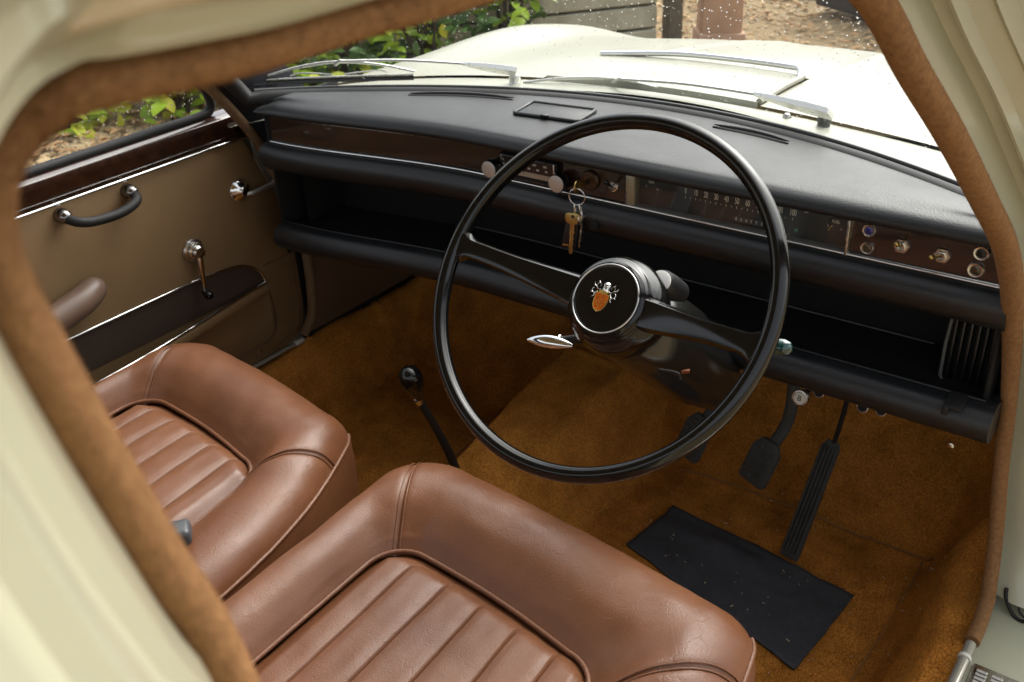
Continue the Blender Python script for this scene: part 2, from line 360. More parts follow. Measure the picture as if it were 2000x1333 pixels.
conc = mat('weathered concrete', (0.56, 0.53, 0.41), 0.9, color2=(0.38, 0.36, 0.27), vscale=7, bump2=0.5, b2scale=30, bump=.4, bscale=120, spec=.2)
fe = empty('panel_fence', (P0.x - 1.6, P0.y - 3.0, GZ), 'weathered grey panel fence of stacked boards behind the shrubs', 'fence')
fn = V(fdir.y, -fdir.x, 0)
bm_ = None
bb = fp(2.6, -.085); box('backing', (bb.x, bb.y, GZ + .62), (5.1, .02, 1.22), barkm, fe, axes=(fdir, fn, EZ))
for row in range(9):
    for c_ in range(6):
        L_ = .92; d0 = .07 + c_ * .935; c = fp(d0 + L_ / 2, random.uniform(-.004, .004) - .03)
        box('board', (c.x, c.y, GZ + .075 + row * .142), (L_, .05 + random.uniform(0, .014), .127), conc, fe, bev=.008, axes=(fdir, fn, EZ), seg=1)
for d0 in (0, .97 + .02, 2.86, 4.73):
    c = fp(d0 if d0 else -.03, -.035 if d0 else .0)
    box('post', (c.x, c.y, GZ + .72), (.09 if d0 == 0 else .05, .12 if d0 == 0 else .03, 1.44), mat('post concrete', (0.20, 0.165, 0.12), .9, var=.5, vscale=9, bump2=.6, b2scale=24) if d0 == 0 else conc, fe, bev=.008, axes=(fdir, fn, EZ))
pinkm = mat('pink rendered masonry', (0.56, 0.36, 0.245), 0.9, color2=(0.46, 0.29, 0.19), vscale=5, bump2=.5, b2scale=18, bump=.4, bscale=100)
pr = empty('gate_pier', (-1.90, 4.62, GZ), 'plain pinkish rendered gate pier standing beside the fence post', 'pier')
pu, pv = V(.82, .57, 0), V(-.57, .82, 0)
box('shaft', (-1.90, 4.62, GZ + .75), (.25, .25, 1.5), pinkm, pr, bev=.012, axes=(pu, pv, EZ))
box('plinth', (-1.90, 4.62, GZ + .05), (.29, .29, .10), pinkm, pr, bev=.012, axes=(pu, pv, EZ))
grassm = mat('dark verge', (0.07, 0.085, 0.03), .95, color2=(.03, .04, .015), vscale=6, bump2=1, b2scale=20)
tag(mesh('verge', [(-3.2, 5.75, GZ + .006), (-1.3, 6.3, GZ + .006), (-1.6, 12, GZ + .006), (-9, 12, GZ + .006)], [(0, 1, 2, 3)], grassm, smooth=False), kind='structure')
# parked car beyond the drive: only its lower corner shows
pc = empty('parked_car', (-1.2, 7.0, GZ), 'pale parked car with a dark bumper standing on the gravel beyond the bonnet', 'car')
pcx, pcy = V(.52, .854, 0), V(.854, -.52, 0)
def pcp(a, b, z): return V(-1.70, 5.76, GZ + z) + pcx * a + pcy * b
dbl = mat('dark bumper plastic', (0.018, 0.020, 0.024), .5); pale = mat('silver car paint', (0.50, 0.52, 0.52), .3, metal=.3, coat=.6)
side = [(0.05, .185), (0.0, .40), (.06, .72), (.9, .86), (1.45, 1.30), (2.7, 1.36), (3.5, .98), (4.1, .90), (4.15, .45), (4.0, .19)]
secs = []
for b_, sq in ((0, .93), (.12, 1), (1.58, 1), (1.7, .93)): secs.append([pcp(.1 + a * 1.0 + (1 - sq) * .3, b_, z * (sq if z > .6 else 1)) for a, z in side])
loft('body', secs, pale, pc, closed_sec=True, cap=True, angle=30)
loft('bumper', [[pcp(a + .05, b_, z) for a, z in ((-.02, .04), (-.06, .06), (-.07, .15), (-.03, .19), (.1, .19), (.1, .05))] for b_ in (-.02, .3, 1.4, 1.72)], dbl, pc, closed_sec=True, cap=True)
for a in (.85, 3.35):
    for b_ in (0.02, 1.68):
        wh = lathe('wheel', pcp(a, b_, .31), pcy, [(.17, -.09), (.30, -.09), (.315, -.05), (.315, .05), (.30, .09), (.17, .09)], rubber, pc, n=28)
        lathe('rim', pcp(a, b_, .31), pcy, [(.02, -.095), (.17, -.085), (.19, -.06), (.19, .06), (.17, .085), (.02, .095)], silver, wh, n=20)
for b_ in (.28, 1.42): lathe('headlight', pcp(.09, b_, .63), -pcx, [(.11, -.05), (.11, .04), (.06, .055), (0, .06)], ivory, pc, n=18)

# ================================================================== CAR BODY (bonnet, scuttle, pillars, roof, sill)
body = empty('classic_car_body', (0, 0, 0), 'cream classic saloon bodywork seen from its open driver door, bonnet beyond the windscreen', 'car')
def yw(x): return .24 - .55 * (x - .12) ** 2            # windscreen base line
def zbon(x, y):
    z = .745 - .16 * max(0, y - .3) ** 2 - .13 * (x - .1) ** 2
    z += .050 * math.exp(-((x + .60) / (.14 if x > -.6 else .12)) ** 2) * sstep(.3, .85, y) * (1 - sstep(1.0, 1.5, y)) + .004
    z += .075 * math.exp(-((x - .84) / .125) ** 2) * sstep(.25, .7, y)
    if x < -.70: z -= 1.6 * (-.70 - x) ** 2 + (.9 * max(0, -.80 - x))
    if y > 1.1: z -= .9 * (y - 1.1) ** 2
    for xc in (-.085 + .10 * (y - .45), .30 - .10 * (y - .45)):
        z += .004 * math.exp(-((x - xc) / .012) ** 2) * sstep(.5, .6, y)
    return z
def field(name, xs, ys, fz, m, parent, skip=None, angle=50):
    vs = [V(x, y, fz(x, y)) for y in ys for x in xs]; k = len(xs)
    fs = []
    for j in range(len(ys) - 1):
        for i in range(k - 1):
            if skip and skip((xs[i] + xs[i + 1]) / 2, (ys[j] + ys[j + 1]) / 2): continue
            fs.append((j * k + i, j * k + i + 1, (j + 1) * k + i + 1, (j + 1) * k + i))
    return mesh(name, vs, fs, m, parent, angle=angle)
def rng(a, b, n): return [a + (b - a) * i / (n - 1) for i in range(n)]
# bonnet: rear shut line at y = .292; the ventilator flap sits in an opening
bx = sorted(set([round(v, 4) for v in rng(-1.0, .95, 131)] + [-.165, .262]))
by = sorted(set([round(v, 4) for v in rng(.292, 1.75, 90)] + [.500]))
field('bonnet', bx, by, zbon, bonnetp, body, skip=lambda x, y: -.165 < x < .262 and y < .500)
# scuttle strip between bonnet and windscreen (curved rear edge follows the glass)
secs = []
for x in rng(-.80, .86, 70):
    y1, y0 = .287, min(.27, yw(x) + .02)
    secs.append([V(x, y0 + (y1 - y0) * t, zbon(x, .29) - .004 + .003 * math.sin(t * 3.1) - (.012 if t == 1.001 else 0)) for t in (0, .2, .4, .6, .8, .95, 1)] + [V(x, y1 + .001, zbon(x, .29) - .02)])
loft('scuttle_panel', secs, bonnetp, body)
# ventilator flap, its front edge carried by a chrome bar
vx = rng(-.159, .256, 26)
secs = []
for yy, up in ((.2925, -.012), (.296, .004), (.33, .005), (.42, .006), (.478, .008), (.492, .006), (.495, -.010)):
    secs.append([V(x, yy, zbon(x, min(yy, .49)) + up) for x in vx])
fl = loft('ventilator_flap', secs, bonnetp, body)
tube('chrome_lip', cat_([(-.150, .470, zbon(-.15, .47) + .010), (0, .486, zbon(0, .48) + .016), (.12, .492, zbon(.12, .49) + .017), (.226, .494, zbon(.22, .49) + .017), (.247, .486, zbon(.24, .49) + .016), (.255, .468, zbon(.25, .48) + .006)], 8), .0056, chrome, fl, n=10)
tube('flap_edge', [(.2565, .30, zbon(.256, .3) + .004), (.2565, .40, zbon(.256, .4) + .006), (.2565, .475, zbon(.256, .475) + .006)], .0055, bonnetp, fl, n=8)
lathe('washer_jet', (.318, .268, zbon(.318, .29) - .006), (0, 0, 1), [(.007, 0), (.007, .006), (.004, .011), (0, .012)], chromed, body, n=14)
# windscreen glass
def gl(x, z, off=0.0): return V(x * (1 - .10 * (z - .75) / .4) + .012 * (z - .75), yw(x) + .012 + off - (z - .742) * 1.0, z)
wg = loft('windscreen_glass', [[gl(x, z) for x in rng(-.60, .80, 60)] for z in rng(.742, 1.165, 24)], glassm, body)
# rain drops on the outside of the glass
ds = []
ico = bmesh.new(); bmesh.ops.create_icosphere(ico, subdivisions=1, radius=1); iv = [v.co.copy() for v in ico.verts]; if_ = [tuple(v.index for v in f.verts) for f in ico.faces]; ico.free()
nrmg = V(0, .707, .707); tg = V(0, -.707, .707)
for i in range(2800):
    x = random.uniform(-.55, .74); z = .752 + (random.random() ** .8) * .36; p = gl(x, z, .003)
    s = random.choice((.0005, .0006, .0008, .0010, .0012)) * random.uniform(.8, 1.2); e = random.uniform(1, 1.6)
    ds.append(([p + EX * (v.x * s) + tg * (v.y * s * e) + nrmg * (v.z * s * .6) for v in iv], if_))
tag(mesh('raindrops', *merge(ds), dropm, wg, angle=180), kind='stuff')
# rubber seal round the foot of the glass
bxs = rng(-.585, .77, 60)
sealp = [V(x, yw(x) - .018, .7312) for x in bxs]
tube('windscreen_seal', [V(-.612, -.125, .835), V(-.604, -.085, .785), V(-.596, -.065, .755)] + sealp, .0165, rubber, body, n=14, up=(0, 0, 1), ry=.0150)
tube('windscreen_lip', [V(x, yw(x) - .002, .7445) for x in bxs], .0032, greyrub, body, n=6)
# --- door opening: seal path (A pillar, roof rail, B pillar, sill)
A_UP = [(.645, -.409, 1.064), (.665, -.348, .998), (.685, -.272, .926), (.703, -.158, .826), (.717, -.080, .752), (.727, -.034, .684)]
A_LO = [(.733, .000, .614), (.737, .021, .562), (.744, .044, .473), (.750, .058, .383), (.766, .055, .257), (.779, .020, .178)]
roof_line = [(.630, -.500, 1.112), (.632, -.620, 1.140), (.640, -.760, 1.150), (.644, -.904, 1.151), (.646, -.946, 1.152), (.648, -.992, 1.152), (.650, -1.025, 1.154), (.652, -1.054, 1.156), (.653, -1.065, 1.154)]
B_line = [(.654, -1.0725, 1.1515), (.655, -1.079, 1.147), (.656, -1.084, 1.141), (.657, -1.088, 1.132), (.659, -1.090, 1.121), (.661, -1.089, 1.104), (.664, -1.084, 1.068), (.668, -1.076, 1.022), (.672, -1.066, .964), (.69, -1.06, .80), (.72, -1.06, .55), (.755, -1.06, .28), (.775, -1.03, .18)]
path = list(reversed(B_line)) + list(reversed(roof_line)) + A_UP + A_LO
rad = {'b': .0088, 'r': .0085, 'a': .0135}
def seal_r(i, n_):
    y = path[i][1]
    return .0088 if y < -.85 else (.0088 + (.0135 - .0088) * sstep(-.85, -.45, y))
rp2 = random.Random(9); pp = [p + V(0, 0, .0012 * sstep(-.80, -.95, p.y) * sstep(1.12, 1.15, p.z)) for p in cat_(path, 6)]; rr = []
for p in pp: rr.append(.0067 + .0018 * sstep(1.14, 1.09, p.z) * sstep(-.9, -1.0, p.y) + .0068 * sstep(-.85, -.45, p.y) - .0035 * sstep(.75, .45, p.z) * sstep(-.3, 0, p.y))
tube('draught_excluder', pp, rr, suede, body, n=18)
fz_v, fz_f = [], []
for i in range(60000):
    k_ = rp2.randrange(len(pp) - 1); 
    if pp[k_].y < -1.0 and pp[k_].z < .9: continue
    t = rp2.random(); c = pp[k_].lerp(pp[k_ + 1], t); r_ = rr[k_] * (1 - t) + rr[k_ + 1] * t; ax = (pp[k_ + 1] - pp[k_]).normalized()
    sd = ax.cross(EX).normalized(); up_ = sd.cross(ax); a = rp2.random() * 6.283; nd = sd * math.cos(a) + up_ * math.sin(a); tw = (ax * rp2.uniform(-1, 1) + nd.cross(ax) * rp2.uniform(-1, 1)); o = len(fz_v)
    b = c + nd * (r_ - .0004); s_ = nd.cross(ax) * .00016
    fz_v += [b - s_, b + s_, b + nd * rp2.uniform(.0006, .0020) + tw * .0014]; fz_f.append((o, o + 1, o + 2))
me = bpy.data.meshes.new('fuzz'); me.from_pydata(fz_v, [], fz_f); tag(link('seal_fuzz', me, suede, body), kind='stuff')
sill_seal = cat_([(.779, .020, .178), (.781, -.022, .1635), (.781, -.058, .161)], 6)
seal_sill = tube('draught_excluder', sill_seal, .0102, suede, body, n=14)
# cream shut face round the opening: B pillar running up into the roof rail
fr_path = cat_(list(reversed(B_line)) + list(reversed(roof_line)) + [(.634, -.47, 1.093)], 6)
kB = [(.000, -.006), (.007, .000), (.0085, .005), (.009, .010), (.012, .017), (.018, .030), (.0195, .0325), (.0265, .0345), (.0275, .037), (.030, .046), (.037, .060), (.0385, .062), (.0475, .064), (.085, .130)]
kR = [(.000, -.004), (.006, -.001), (.0095, .003), (.0105, .006), (.0105, .0085), (.0095, .0105), (.0090, .0120), (.0105, .0140), (.0140, .0158), (.0175, .0175), (.0205, .0195), (.0230, .0230), (.0245, .0270), (.0240, .0300)]
secs = []
for i, p in enumerate(fr_path):
    a = fr_path[max(0, i - 3)]; b = fr_path[min(len(fr_path) - 1, i + 3)]
    t_ = V(0, b.y - a.y, b.z - a.z).normalized(); o_ = V(0, -t_.z, t_.y)
    w_ = sstep(-1.085, -1.045, p.y) if p.z > 1.0 else 0
    secs.append([p + o_ * (kB[k][0] * (1 - w_) + kR[k][0] * w_) + EX * (kB[k][1] * (1 - w_) + kR[k][1] * w_) for k in range(len(kB))])
loft('door_frame', secs, cream, body, angle=32)
prof = [(.030, .0240), (.032, .0262), (.0335, .0290), (.0325, .0325), (.029, .0355), (.020, .040)]
rl = cat_([(.660, -1.30, 1.148), (.656, -1.10, 1.153)] + [(.650, -1.0, 1.153), (.645, -.90, 1.152)] + [(.640, -.760, 1.150), (.632, -.620, 1.140), (.628, -.515, 1.112)], 6)
loft('gutter', [[p + V(a, 0, b) for a, b in prof] for p in rl], mat('ground reflection cream', (.46, .38, .26), .25, coat=.6), body, angle=60)  # brown reflection of the ground is put into the gutter colour
# roof skin with a separate headlining underneath
def roof_pt(x, y, dz=0): return V(x, y, 1.30 - .10 * (abs(x - .0) / .64) ** 3 - .06 * max(0, (y + .75) / .4) ** 2 + dz)
yr = rng(-2.1, -.42, 24); xr = rng(-.64, .645, 30)
loft('roof', [[roof_pt(x, y) for x in xr] for y in yr], cream, body)
loft('headlining', [[roof_pt(x * .98, y, -.02) for x in xr] for y in yr], mat('cream headlining', (.42, .38, .28), .9, bump=.4, bscale=300), body)
# A pillar: cream channel outside the seal
pil = cat_([(.634, -.47, 1.093)] + A_UP + A_LO, 6)
secs = []
for i, p in enumerate(pil):
    lo = sstep(.72, .55, p.z)
    a = [(.004, .014), (.008, .028), (.012, .040), (.021, .044), (.0265, .037), (.0300, .0365), (.034, .048), (.048, .058), (.052, .056), (.066, .080), (.073, .086)]
    b = [(.004, .010), (.008, .013), (.014, .012), (.022, .008), (.034, .006), (.050, .006), (.056, .009), (.070, .009), (.090, .008), (.10, .008), (.12, .008)]
    secs.append([p + V(a[k][0] * (1 - lo) + b[k][0] * lo, (a[k][1] * (1 - lo) + b[k][1] * lo), (a[k][1] * .55) * (1 - lo)) for k in range(len(a))])
loft('windscreen_pillar', secs, cream, body, angle=28)
tube('pillar_trim', [s[-1] + V(.002, .002, .004) for s in secs if s[0].z > .72], .005, chromed, body, n=8)
tube('pillar_gutter', [s[7] + V(.001, .001, .004) for s in secs if s[0].z > .70], .0035, cream, body, n=6)
# inner dark trim of the near pillar, towards the glass
loft('pillar_trim_cloth', [[p + V(-.004, .01, 0), p + V(-.010, .03, .01), p + V(-.014, .06, .02)] for p in cat_(A_UP, 5)], navy, body)
# hinge post and sill
box('hinge_post', (.865, .102, .42), (.19, .05, .72), cream, body, bev=.012)
secs = []
for y in rng(-1.06, .055, 24):
    up = .005 * sstep(-.03, .05, y)
    secs.append([V(.770, y, .02), V(.772, y, .135), V(.776, y, .1515 + up * .4), V(.790, y, .1535 + up), V(.86, y, .1535 + up), V(.885, y, .148 + up), V(.895, y, .12), V(.90, y, -.05), V(.86, y, -.12)])
loft('sill', secs, cream, body, angle=35)
tp = box('treadplate', (.824, -.5835, .1565), (.062, .985, .003), chromed, body, bev=.001)
for i in range(3):
    for j in range(16):
        box('tread_bar', (.806 + i * .019, -.103 - j * .0072, .1592), (.0135, .0042, .0022), silver, tp, bev=.0006, seg=1)
tube('sill_trim', [(.780, -1.0, .164), (.781, -.5, .164), (.781, -.068, .165)], .0075, sillm, body, n=12)
lathe('trim_clip', (.781, -.098, .165), (0, 1, 0), [(.0088, -.003), (.0092, -.001), (.0092, .001), (.0088, .003)], ivory, body, n=18)
# door check spring on the hinge post
tube('check_spring', cat_([(.797, .034, .195), (.800, .030, .182), (.812, .026, .163), (.826, .022, .158), (.842, .020, .170)], 8), .0028, rubber, body, n=8)
tube('check_spring', cat_([(.818, .030, .176), (.822, .026, .168), (.834, .022, .166), (.85, .022, .18)], 8), .0016, rubber, body, n=8)
# bulkhead, far side sill and inner structure in shadow
box('bulkhead', (.07, .66, .20), (1.70, .03, .80), vinylm, body)
box('floor_pan', (.07, -.75, -.06), (1.62, 2.85, .04), vinylm, body)
box('inner_wing', (-.78, .52, .18), (.03, .90, .70), cream, body, bev=.01)
box('inner_wing', (.925, .55, .18), (.03, .90, .70), cream, body, bev=.01)
box('front_post', (-.735, .16, .24), (.16, .22, .70), vinylm, body)
box('rear_quarter', (-.74, -1.58, .30), (.06, 1.05, .78), cream, body, bev=.02)
box('rear_door', (.735, -1.62, .28), (.05, 1.00, .80), cream, body, bev=.02)
box('rear_panel', (.0, -2.14, .34), (1.45, .05, .80), cream, body, bev=.02)
loft('rear_seat_back', [[V(x, -1.72 - .22 * t + .03 * math.sin(t * 3), .10 + .55 * t) for t in rng(0, 1, 8)] for x in (-.62, -.3, 0, .3, .62)], leather, body)
box('dash_underside', (.08, .33, .60), (1.36, .36, .02), vinylm, body)
box('far_inner_sill', (-.675, -.55, .07), (.03, 1.4, .16), door_d, body, bev=.01)
# far side pillar (navy trimmed) between door seal and windscreen
fs_path = cat_([(-.655, -.185, .86), (-.645, -.106, .775), (-.632, -.047, .687), (-.63, -.009, .619), (-.63, .006, .572), (-.63, .034, .509), (-.632, .056, .41), (-.634, .056, .291), (-.636, .046, .222), (-.64, .020, .186)], 6)
tube('draught_excluder', [p + V(.004, 0, 0) for p in fs_path], .0105, mat('brown far piping', (.20, .125, .062), .85, var=.3, vscale=60, bump=.6, bscale=500), body, n=10)
secs = []
for p in fs_path:
    if p.z > .47:
        secs.append([p + V(.002, .004, 0), p + V(.016, .012, 0), p + V(.035, .05, 0), p + V(.045, .10, .01), p + V(.03, .16, .01)])
loft('pillar_trim_cloth', secs, navy, body)
secs = [[p + V(.002, .004, 0), p + V(.008, .03, 0), p + V(.010, .10, 0), p + V(.010, .5, 0)] for p in fs_path if p.z < .50]
loft('kick_panel', secs, door_d, body)

# ================================================================== CARPET (floor, tunnel, toe board, side kicks)
def zfl(x, y):
    z = 0.0
    # tunnel, swelling into the gearbox hump towards the front
    g = sstep(-.35, .30, y); top = .10 + .10 * g; xc = -.05 + .02 * g; hw = .12 + .03 * g
    d = abs(x - xc)
    z += top * (1 - sstep(hw * .45, hw * 1.05, d))
    # toe board
    if y > .256: z = max(z, (y - .256) * .95 + .004)
    # side kicks to the sills
    if x > .645: z = max(z, .15 * sstep(.645, .735, x + .010 * math.sin(y * 14)) + (0 if y < .256 else (y - .256) * .95))
    if x < -.56: z = max(z, .155 * sstep(-.56, -.65, x))
    z += .011 * noise.noise(V(x * 4.5, y * 4.5, 1)) + .005 * noise.noise(V(x * 13, y * 13, 3)) + .0015 * noise.noise(V(x * 40, y * 40, 5))
    z += .007 * math.exp(-((y - .256) / .008) ** 2)                   # overlap of the toe-board carpet
    z += .004 * math.exp(-((x + .245 + .12 * (y - .1)) / .007) ** 2) * sstep(-.4, -.2, y)
    return z
cxs = rng(-.66, .772, 230); cys = rng(-1.25, .62, 260)
tag(field('carpet', cxs, cys, zfl, carpet, None, angle=80), kind='structure')
# pile: short fibres standing on the carpet where it can be seen
rp_ = random.Random(5); pv_, pf_ = [], []
for i in range(170000):
    if i < 130000: x, y = rp_.uniform(.05, .765), rp_.uniform(-.30, .44)
    else: x, y = rp_.uniform(-.64, .05), rp_.uniform(-.25, .36)
    z = zfl(x, y); a = rp_.random() * 6.283; h = rp_.uniform(.0025, .0055); q = .0005
    ln = .0035 * noise.noise(V(x * 9, y * 9, 8)); c_, s_ = math.cos(a) * q, math.sin(a) * q; o = len(pv_)
    pv_ += [(x - c_, y - s_, z - .001), (x + c_, y + s_, z - .001), (x + ln + rp_.uniform(-.002, .002), y + ln + rp_.uniform(-.002, .002), z + h)]
    pf_.append((o, o + 1, o + 2))
me = bpy.data.meshes.new('carpet_pile'); me.from_pydata(pv_, [], pf_)
tag(link('carpet_pile', me, carpet), 'short tan fibres of the floor carpet pile', 'carpet pile', kind='stuff')
bindm = mat('carpet binding', (.34, .15, .035), .9, var=.3, vscale=200, bump=.6, bscale=600)
carpet_o = bpy.data.objects['carpet']
tube('binding', [V(x, .2535 + .004 * noise.noise(V(x * 8, 0, 0)), zfl(x, .2535) + .0035) for x in rng(.17, .66, 60)], .0026, bindm, carpet_o, n=6)
tube('binding', [V(-.245 - .12 * (y - .1) , y, zfl(-.245 - .12 * (y - .1), y) + .003) for y in rng(-.30, .24, 40)], .0028, bindm, carpet_o, n=6)
tube('binding', [V(.640 + .006 * math.sin(y * 9), y, zfl(.640 + .006 * math.sin(y * 9), y) + .002) for y in rng(-.30, .25, 40)], .0022, bindm, carpet_o, n=6)
# crumbs and bits of straw on the carpet
cr = []
for i in range(130):
    x, y = random.uniform(.18, .70), random.uniform(-.15, .28); z = zfl(x, y) + (.0125 if .22 < x < .55 and -.07 < y < .10 else .0055)
    a = random.random() * 6.28; s = random.uniform(.0004, .0009); l = s * random.choice((1, 1, 2, 5))
    c, sn = math.cos(a), math.sin(a)
    v = [V(x + p * l * c - q * s * sn, y + p * l * sn + q * s * c, z + h * s) for p in (-1, 1) for q in (-1, 1) for h in (-1, 1)]
    cr.append((v, [(0, 1, 3, 2), (4, 6, 7, 5), (0, 4, 5, 1), (2, 3, 7, 6), (0, 2, 6, 4), (1, 5, 7, 3)]))
tag(mesh('crumbs', *merge(cr), mat('straw crumbs', (.50, .38, .22), .8), smooth=False), 'pale crumbs and bits of straw on the carpet and heel mat', 'crumbs', kind='stuff')
# heel mat
mc = [V(.196, .000), V(.212, .143), V(.578, .102), V(.560, -.100)] if False else None
vs, fs = [], []
nu, nv = 40, 24
def matpt(u, v):
    a = V(.185, .010, 0).lerp(V(.560, -.102, 0), u) if False else None
    p0 = V(.196, .002, 0); p1 = V(.214, .142, 0); p2 = V(.578, .101, 0); p3 = V(.558, -.100, 0)
    q = (p0 * (1 - u) + p3 * u) * (1 - v) + (p1 * (1 - u) + p2 * u) * v
    q += V(.002 * noise.noise(V(u * 6, v * 9, 0)), .002 * noise.noise(V(u * 9, v * 5, 4)), 0)
    return V(q.x, q.y, zfl(q.x, q.y) + .007 + .014 * math.exp(-((v - .72) / .16) ** 2) * math.sin(min(1, u * 1.3) * 3.14) + .006 * math.exp(-((v - 1) / .1) ** 2))
for j in range(nv + 1):
    for i in range(nu + 1): vs.append(matpt(i / nu, j / nv))
for j in range(nv):
    for i in range(nu):
        fs.append((j * (nu + 1) + i, j * (nu + 1) + i + 1, (j + 1) * (nu + 1) + i + 1, (j + 1) * (nu + 1) + i))
_t = matm.node_tree; _p = [q for q in _t.nodes if q.type == 'BSDF_PRINCIPLED'][0]
_w = _t.nodes.new('ShaderNodeTexWave'); _w.inputs['Scale'].default_value = 130; _w.inputs['Distortion'].default_value = .6; _w.bands_direction = 'X'
_tc = [q for q in _t.nodes if q.type == 'TEX_COORD'][0]; _t.links.new(_tc.outputs['Object'], _w.inputs['Vector'])
_b = _t.nodes.new('ShaderNodeBump'); _b.inputs['Strength'].default_value = .8; _b.inputs['Distance'].default_value = .001; _t.links.new(_w.outputs['Fac'], _b.inputs['Height'])
_t.links.new(_p.inputs['Normal'].links[0].from_socket, _b.inputs['Normal']); _t.links.new(_b.outputs[0], _p.inputs['Normal'])
hm = mesh('heel_mat', vs, fs, matm)
so_ = hm.modifiers.new('thickness', 'SOLIDIFY'); so_.thickness = .004
tag(hm, 'worn black ribbed heel mat sewn on the tan carpet before the pedals', 'mat')

# ================================================================== DASHBOARD
dash = empty('dashboard', (0, 0, .43), 'black padded dashboard with walnut fascia and open parcel shelf', 'dashboard')
XL, XR = -.556, .722
def yl(x): return -.050 * sstep(-.08, -.56, x)          # the far end curves back
def zl(x): return -.004 * sstep(-.08, -.56, x)
def along(profile, name, m, x0=XL, x1=XR, n=80, par=dash, sm=4, angle=50, cap=False):
    pr_ = cat_([V(0, a, b) for a, b in profile], sm)
    return loft(name, [[V(x, p.y + yl(x), p.z + zl(x)) for p in pr_] for x in rng(x0, x1, n)], m, par, angle=angle, cap=cap)
# padded top
secs = []
for x in rng(XL + .004, XR, 90):
    yf = -.021 + yl(x); dz = zl(x); yb = max(yw(x) - .016, yf + .028)
    e = sstep(XL, XL + .05, x)
    pr_ = cat_([V(0, yf + .040, .7155 + dz), V(0, yf + .008, .7160 + dz), V(0, yf - .001, .7205 + dz), V(0, yf + .000, .7290 + dz), V(0, yf + .008, .7370 + dz), V(0, yf + .024, .7415 + dz * .8),
                V(0, yf + (yb - yf) * .4, .7450 + dz * .4), V(0, yf + (yb - yf) * .7, .7445 + dz * .1), V(0, yb, .7415)], 5)
    secs.append([V(x, p.y, .722 + dz + (p.z - .722 - dz) * (.35 + .65 * e)) for p in pr_])
ptop = loft('padded_top', secs, vinyl, dash, angle=70)
# demister slots
for pts, lab in (([(-.303, .075), (-.25, .104), (-.19, .126), (-.121, .138)], 0), ([(.243, .164), (.29, .163), (.33, .157), (.372, .144)], 0)):
    c = cat_([V(a, b, .7445) for a, b in pts], 8); n_ = len(c)
    o = tube('demister_slot', c, [.0055 * math.sin(math.pi * (i + .15) / (n_ - .7)) ** .5 + .0006 for i in range(n_)], vinylm, dash, n=8, up=(0, 0, 1), ry=.0016)
    tube('slot_lip', [p + V(.0, .005, .0022) for p in c], [.0030 * math.sin(math.pi * (i + .3) / (n_ - .4)) ** .5 + .0004 for i in range(n_)], vinyl, o, n=8)
# ashtray lid set in the top
ax_ = V(.995, .09, 0).normalized(); ay_ = V(-.13, .99, 0).normalized()
at_ = box('ashtray_lid', V(-.012, .108, .7455), (.112, .060, .005), vinyl, dash, bev=.002, axes=(ax_, ay_, EZ))
cs = [V(-.012, .108, .7475) + ax_ * a + ay_ * b for a, b in ((-.060, -.030), (-.056, -.0335), (.056, -.0335), (.060, -.030), (.060, .030), (.056, .0335), (-.056, .0335), (-.060, .030))]
tube('lid_frame', cs, .0032, vinyl, at_, n=8, closed=True, up=(0, 0, 1))
box('latch', V(-.008, .0735, .750), (.014, .007, .005), gloss, at_, bev=.0015)
# wood fascia
along([(.0085, .7175), (.0070, .7165), (.0045, .690), (.0030, .6655)], 'wood_fascia', wood, XL + .012, .188, 60, sm=3)
along([(.0085, .7175), (.0070, .7165), (.0045, .690), (.0030, .6655)], 'wood_fascia', wood, .524, XR, 24, sm=3)
for nm, z, r, m_, y in (('chrome_strip', .6625, .0021, chrome, -.0015), ('upper_strip', .7085, .0008, chromed, .0050)):
    tube(nm, [V(x, y + yl(x), z + zl(x)) for x in rng(XL + .012, XR, 70)], r, m_, dash, n=8)
# padded roll under the fascia
along([(.012, .660), (-.004, .6605), (-.014, .657), (-.0225, .648), (-.0250, .636), (-.0210, .622), (-.008, .610), (.012, .604), (.06, .603)], 'padded_roll', vinyl, XL, .727, 90, sm=5, cap=True)
# parcel shelf and its padded lip
along([(.06, .6035), (.140, .6035), (.1415, .59), (.142, .50), (.140, .4885), (.10, .487), (.012, .4865)], 'parcel_shelf', vinylm, XL, XR, 60, sm=2, angle=30)
tube('shelf_welt', [V(x, .138 + yl(x) * .5, .4895 + zl(x) * .3) for x in rng(-.46, .62, 40)], .0011, greyrub, dash, n=6)
along([(.040, .487), (.010, .4985), (-.004, .4975), (-.015, .493), (-.0230, .483), (-.0255, .470), (-.0205, .457), (-.008, .447), (.012, .442), (.05, .441)], 'padded_lip', vinyl, XL, .737, 90, sm=5, cap=True)
tube('lip_welt', [V(x, .006 + yl(x), .4995 + zl(x)) for x in rng(XL, XR, 70)], .0018, vinyl, dash, n=8)
box('end_panel', (XL - .002, .05, .575), (.006, .19, .30), vinylm, dash, bev=.002)
box('end_panel', (XR - .004, .08, .575), (.006, .13, .29), vinylm, dash, bev=.002)
# scuffed lining flap at the far end of the shelf
loft('shelf_lining', [[V(-.52 + .004 * math.sin(i), -.01 + i * .02, .49), V(-.523, -.01 + i * .02, .55), V(-.527 + .003 * math.cos(i * 2), -.01 + i * .02, .595)] for i in range(8)], vinylm, dash)
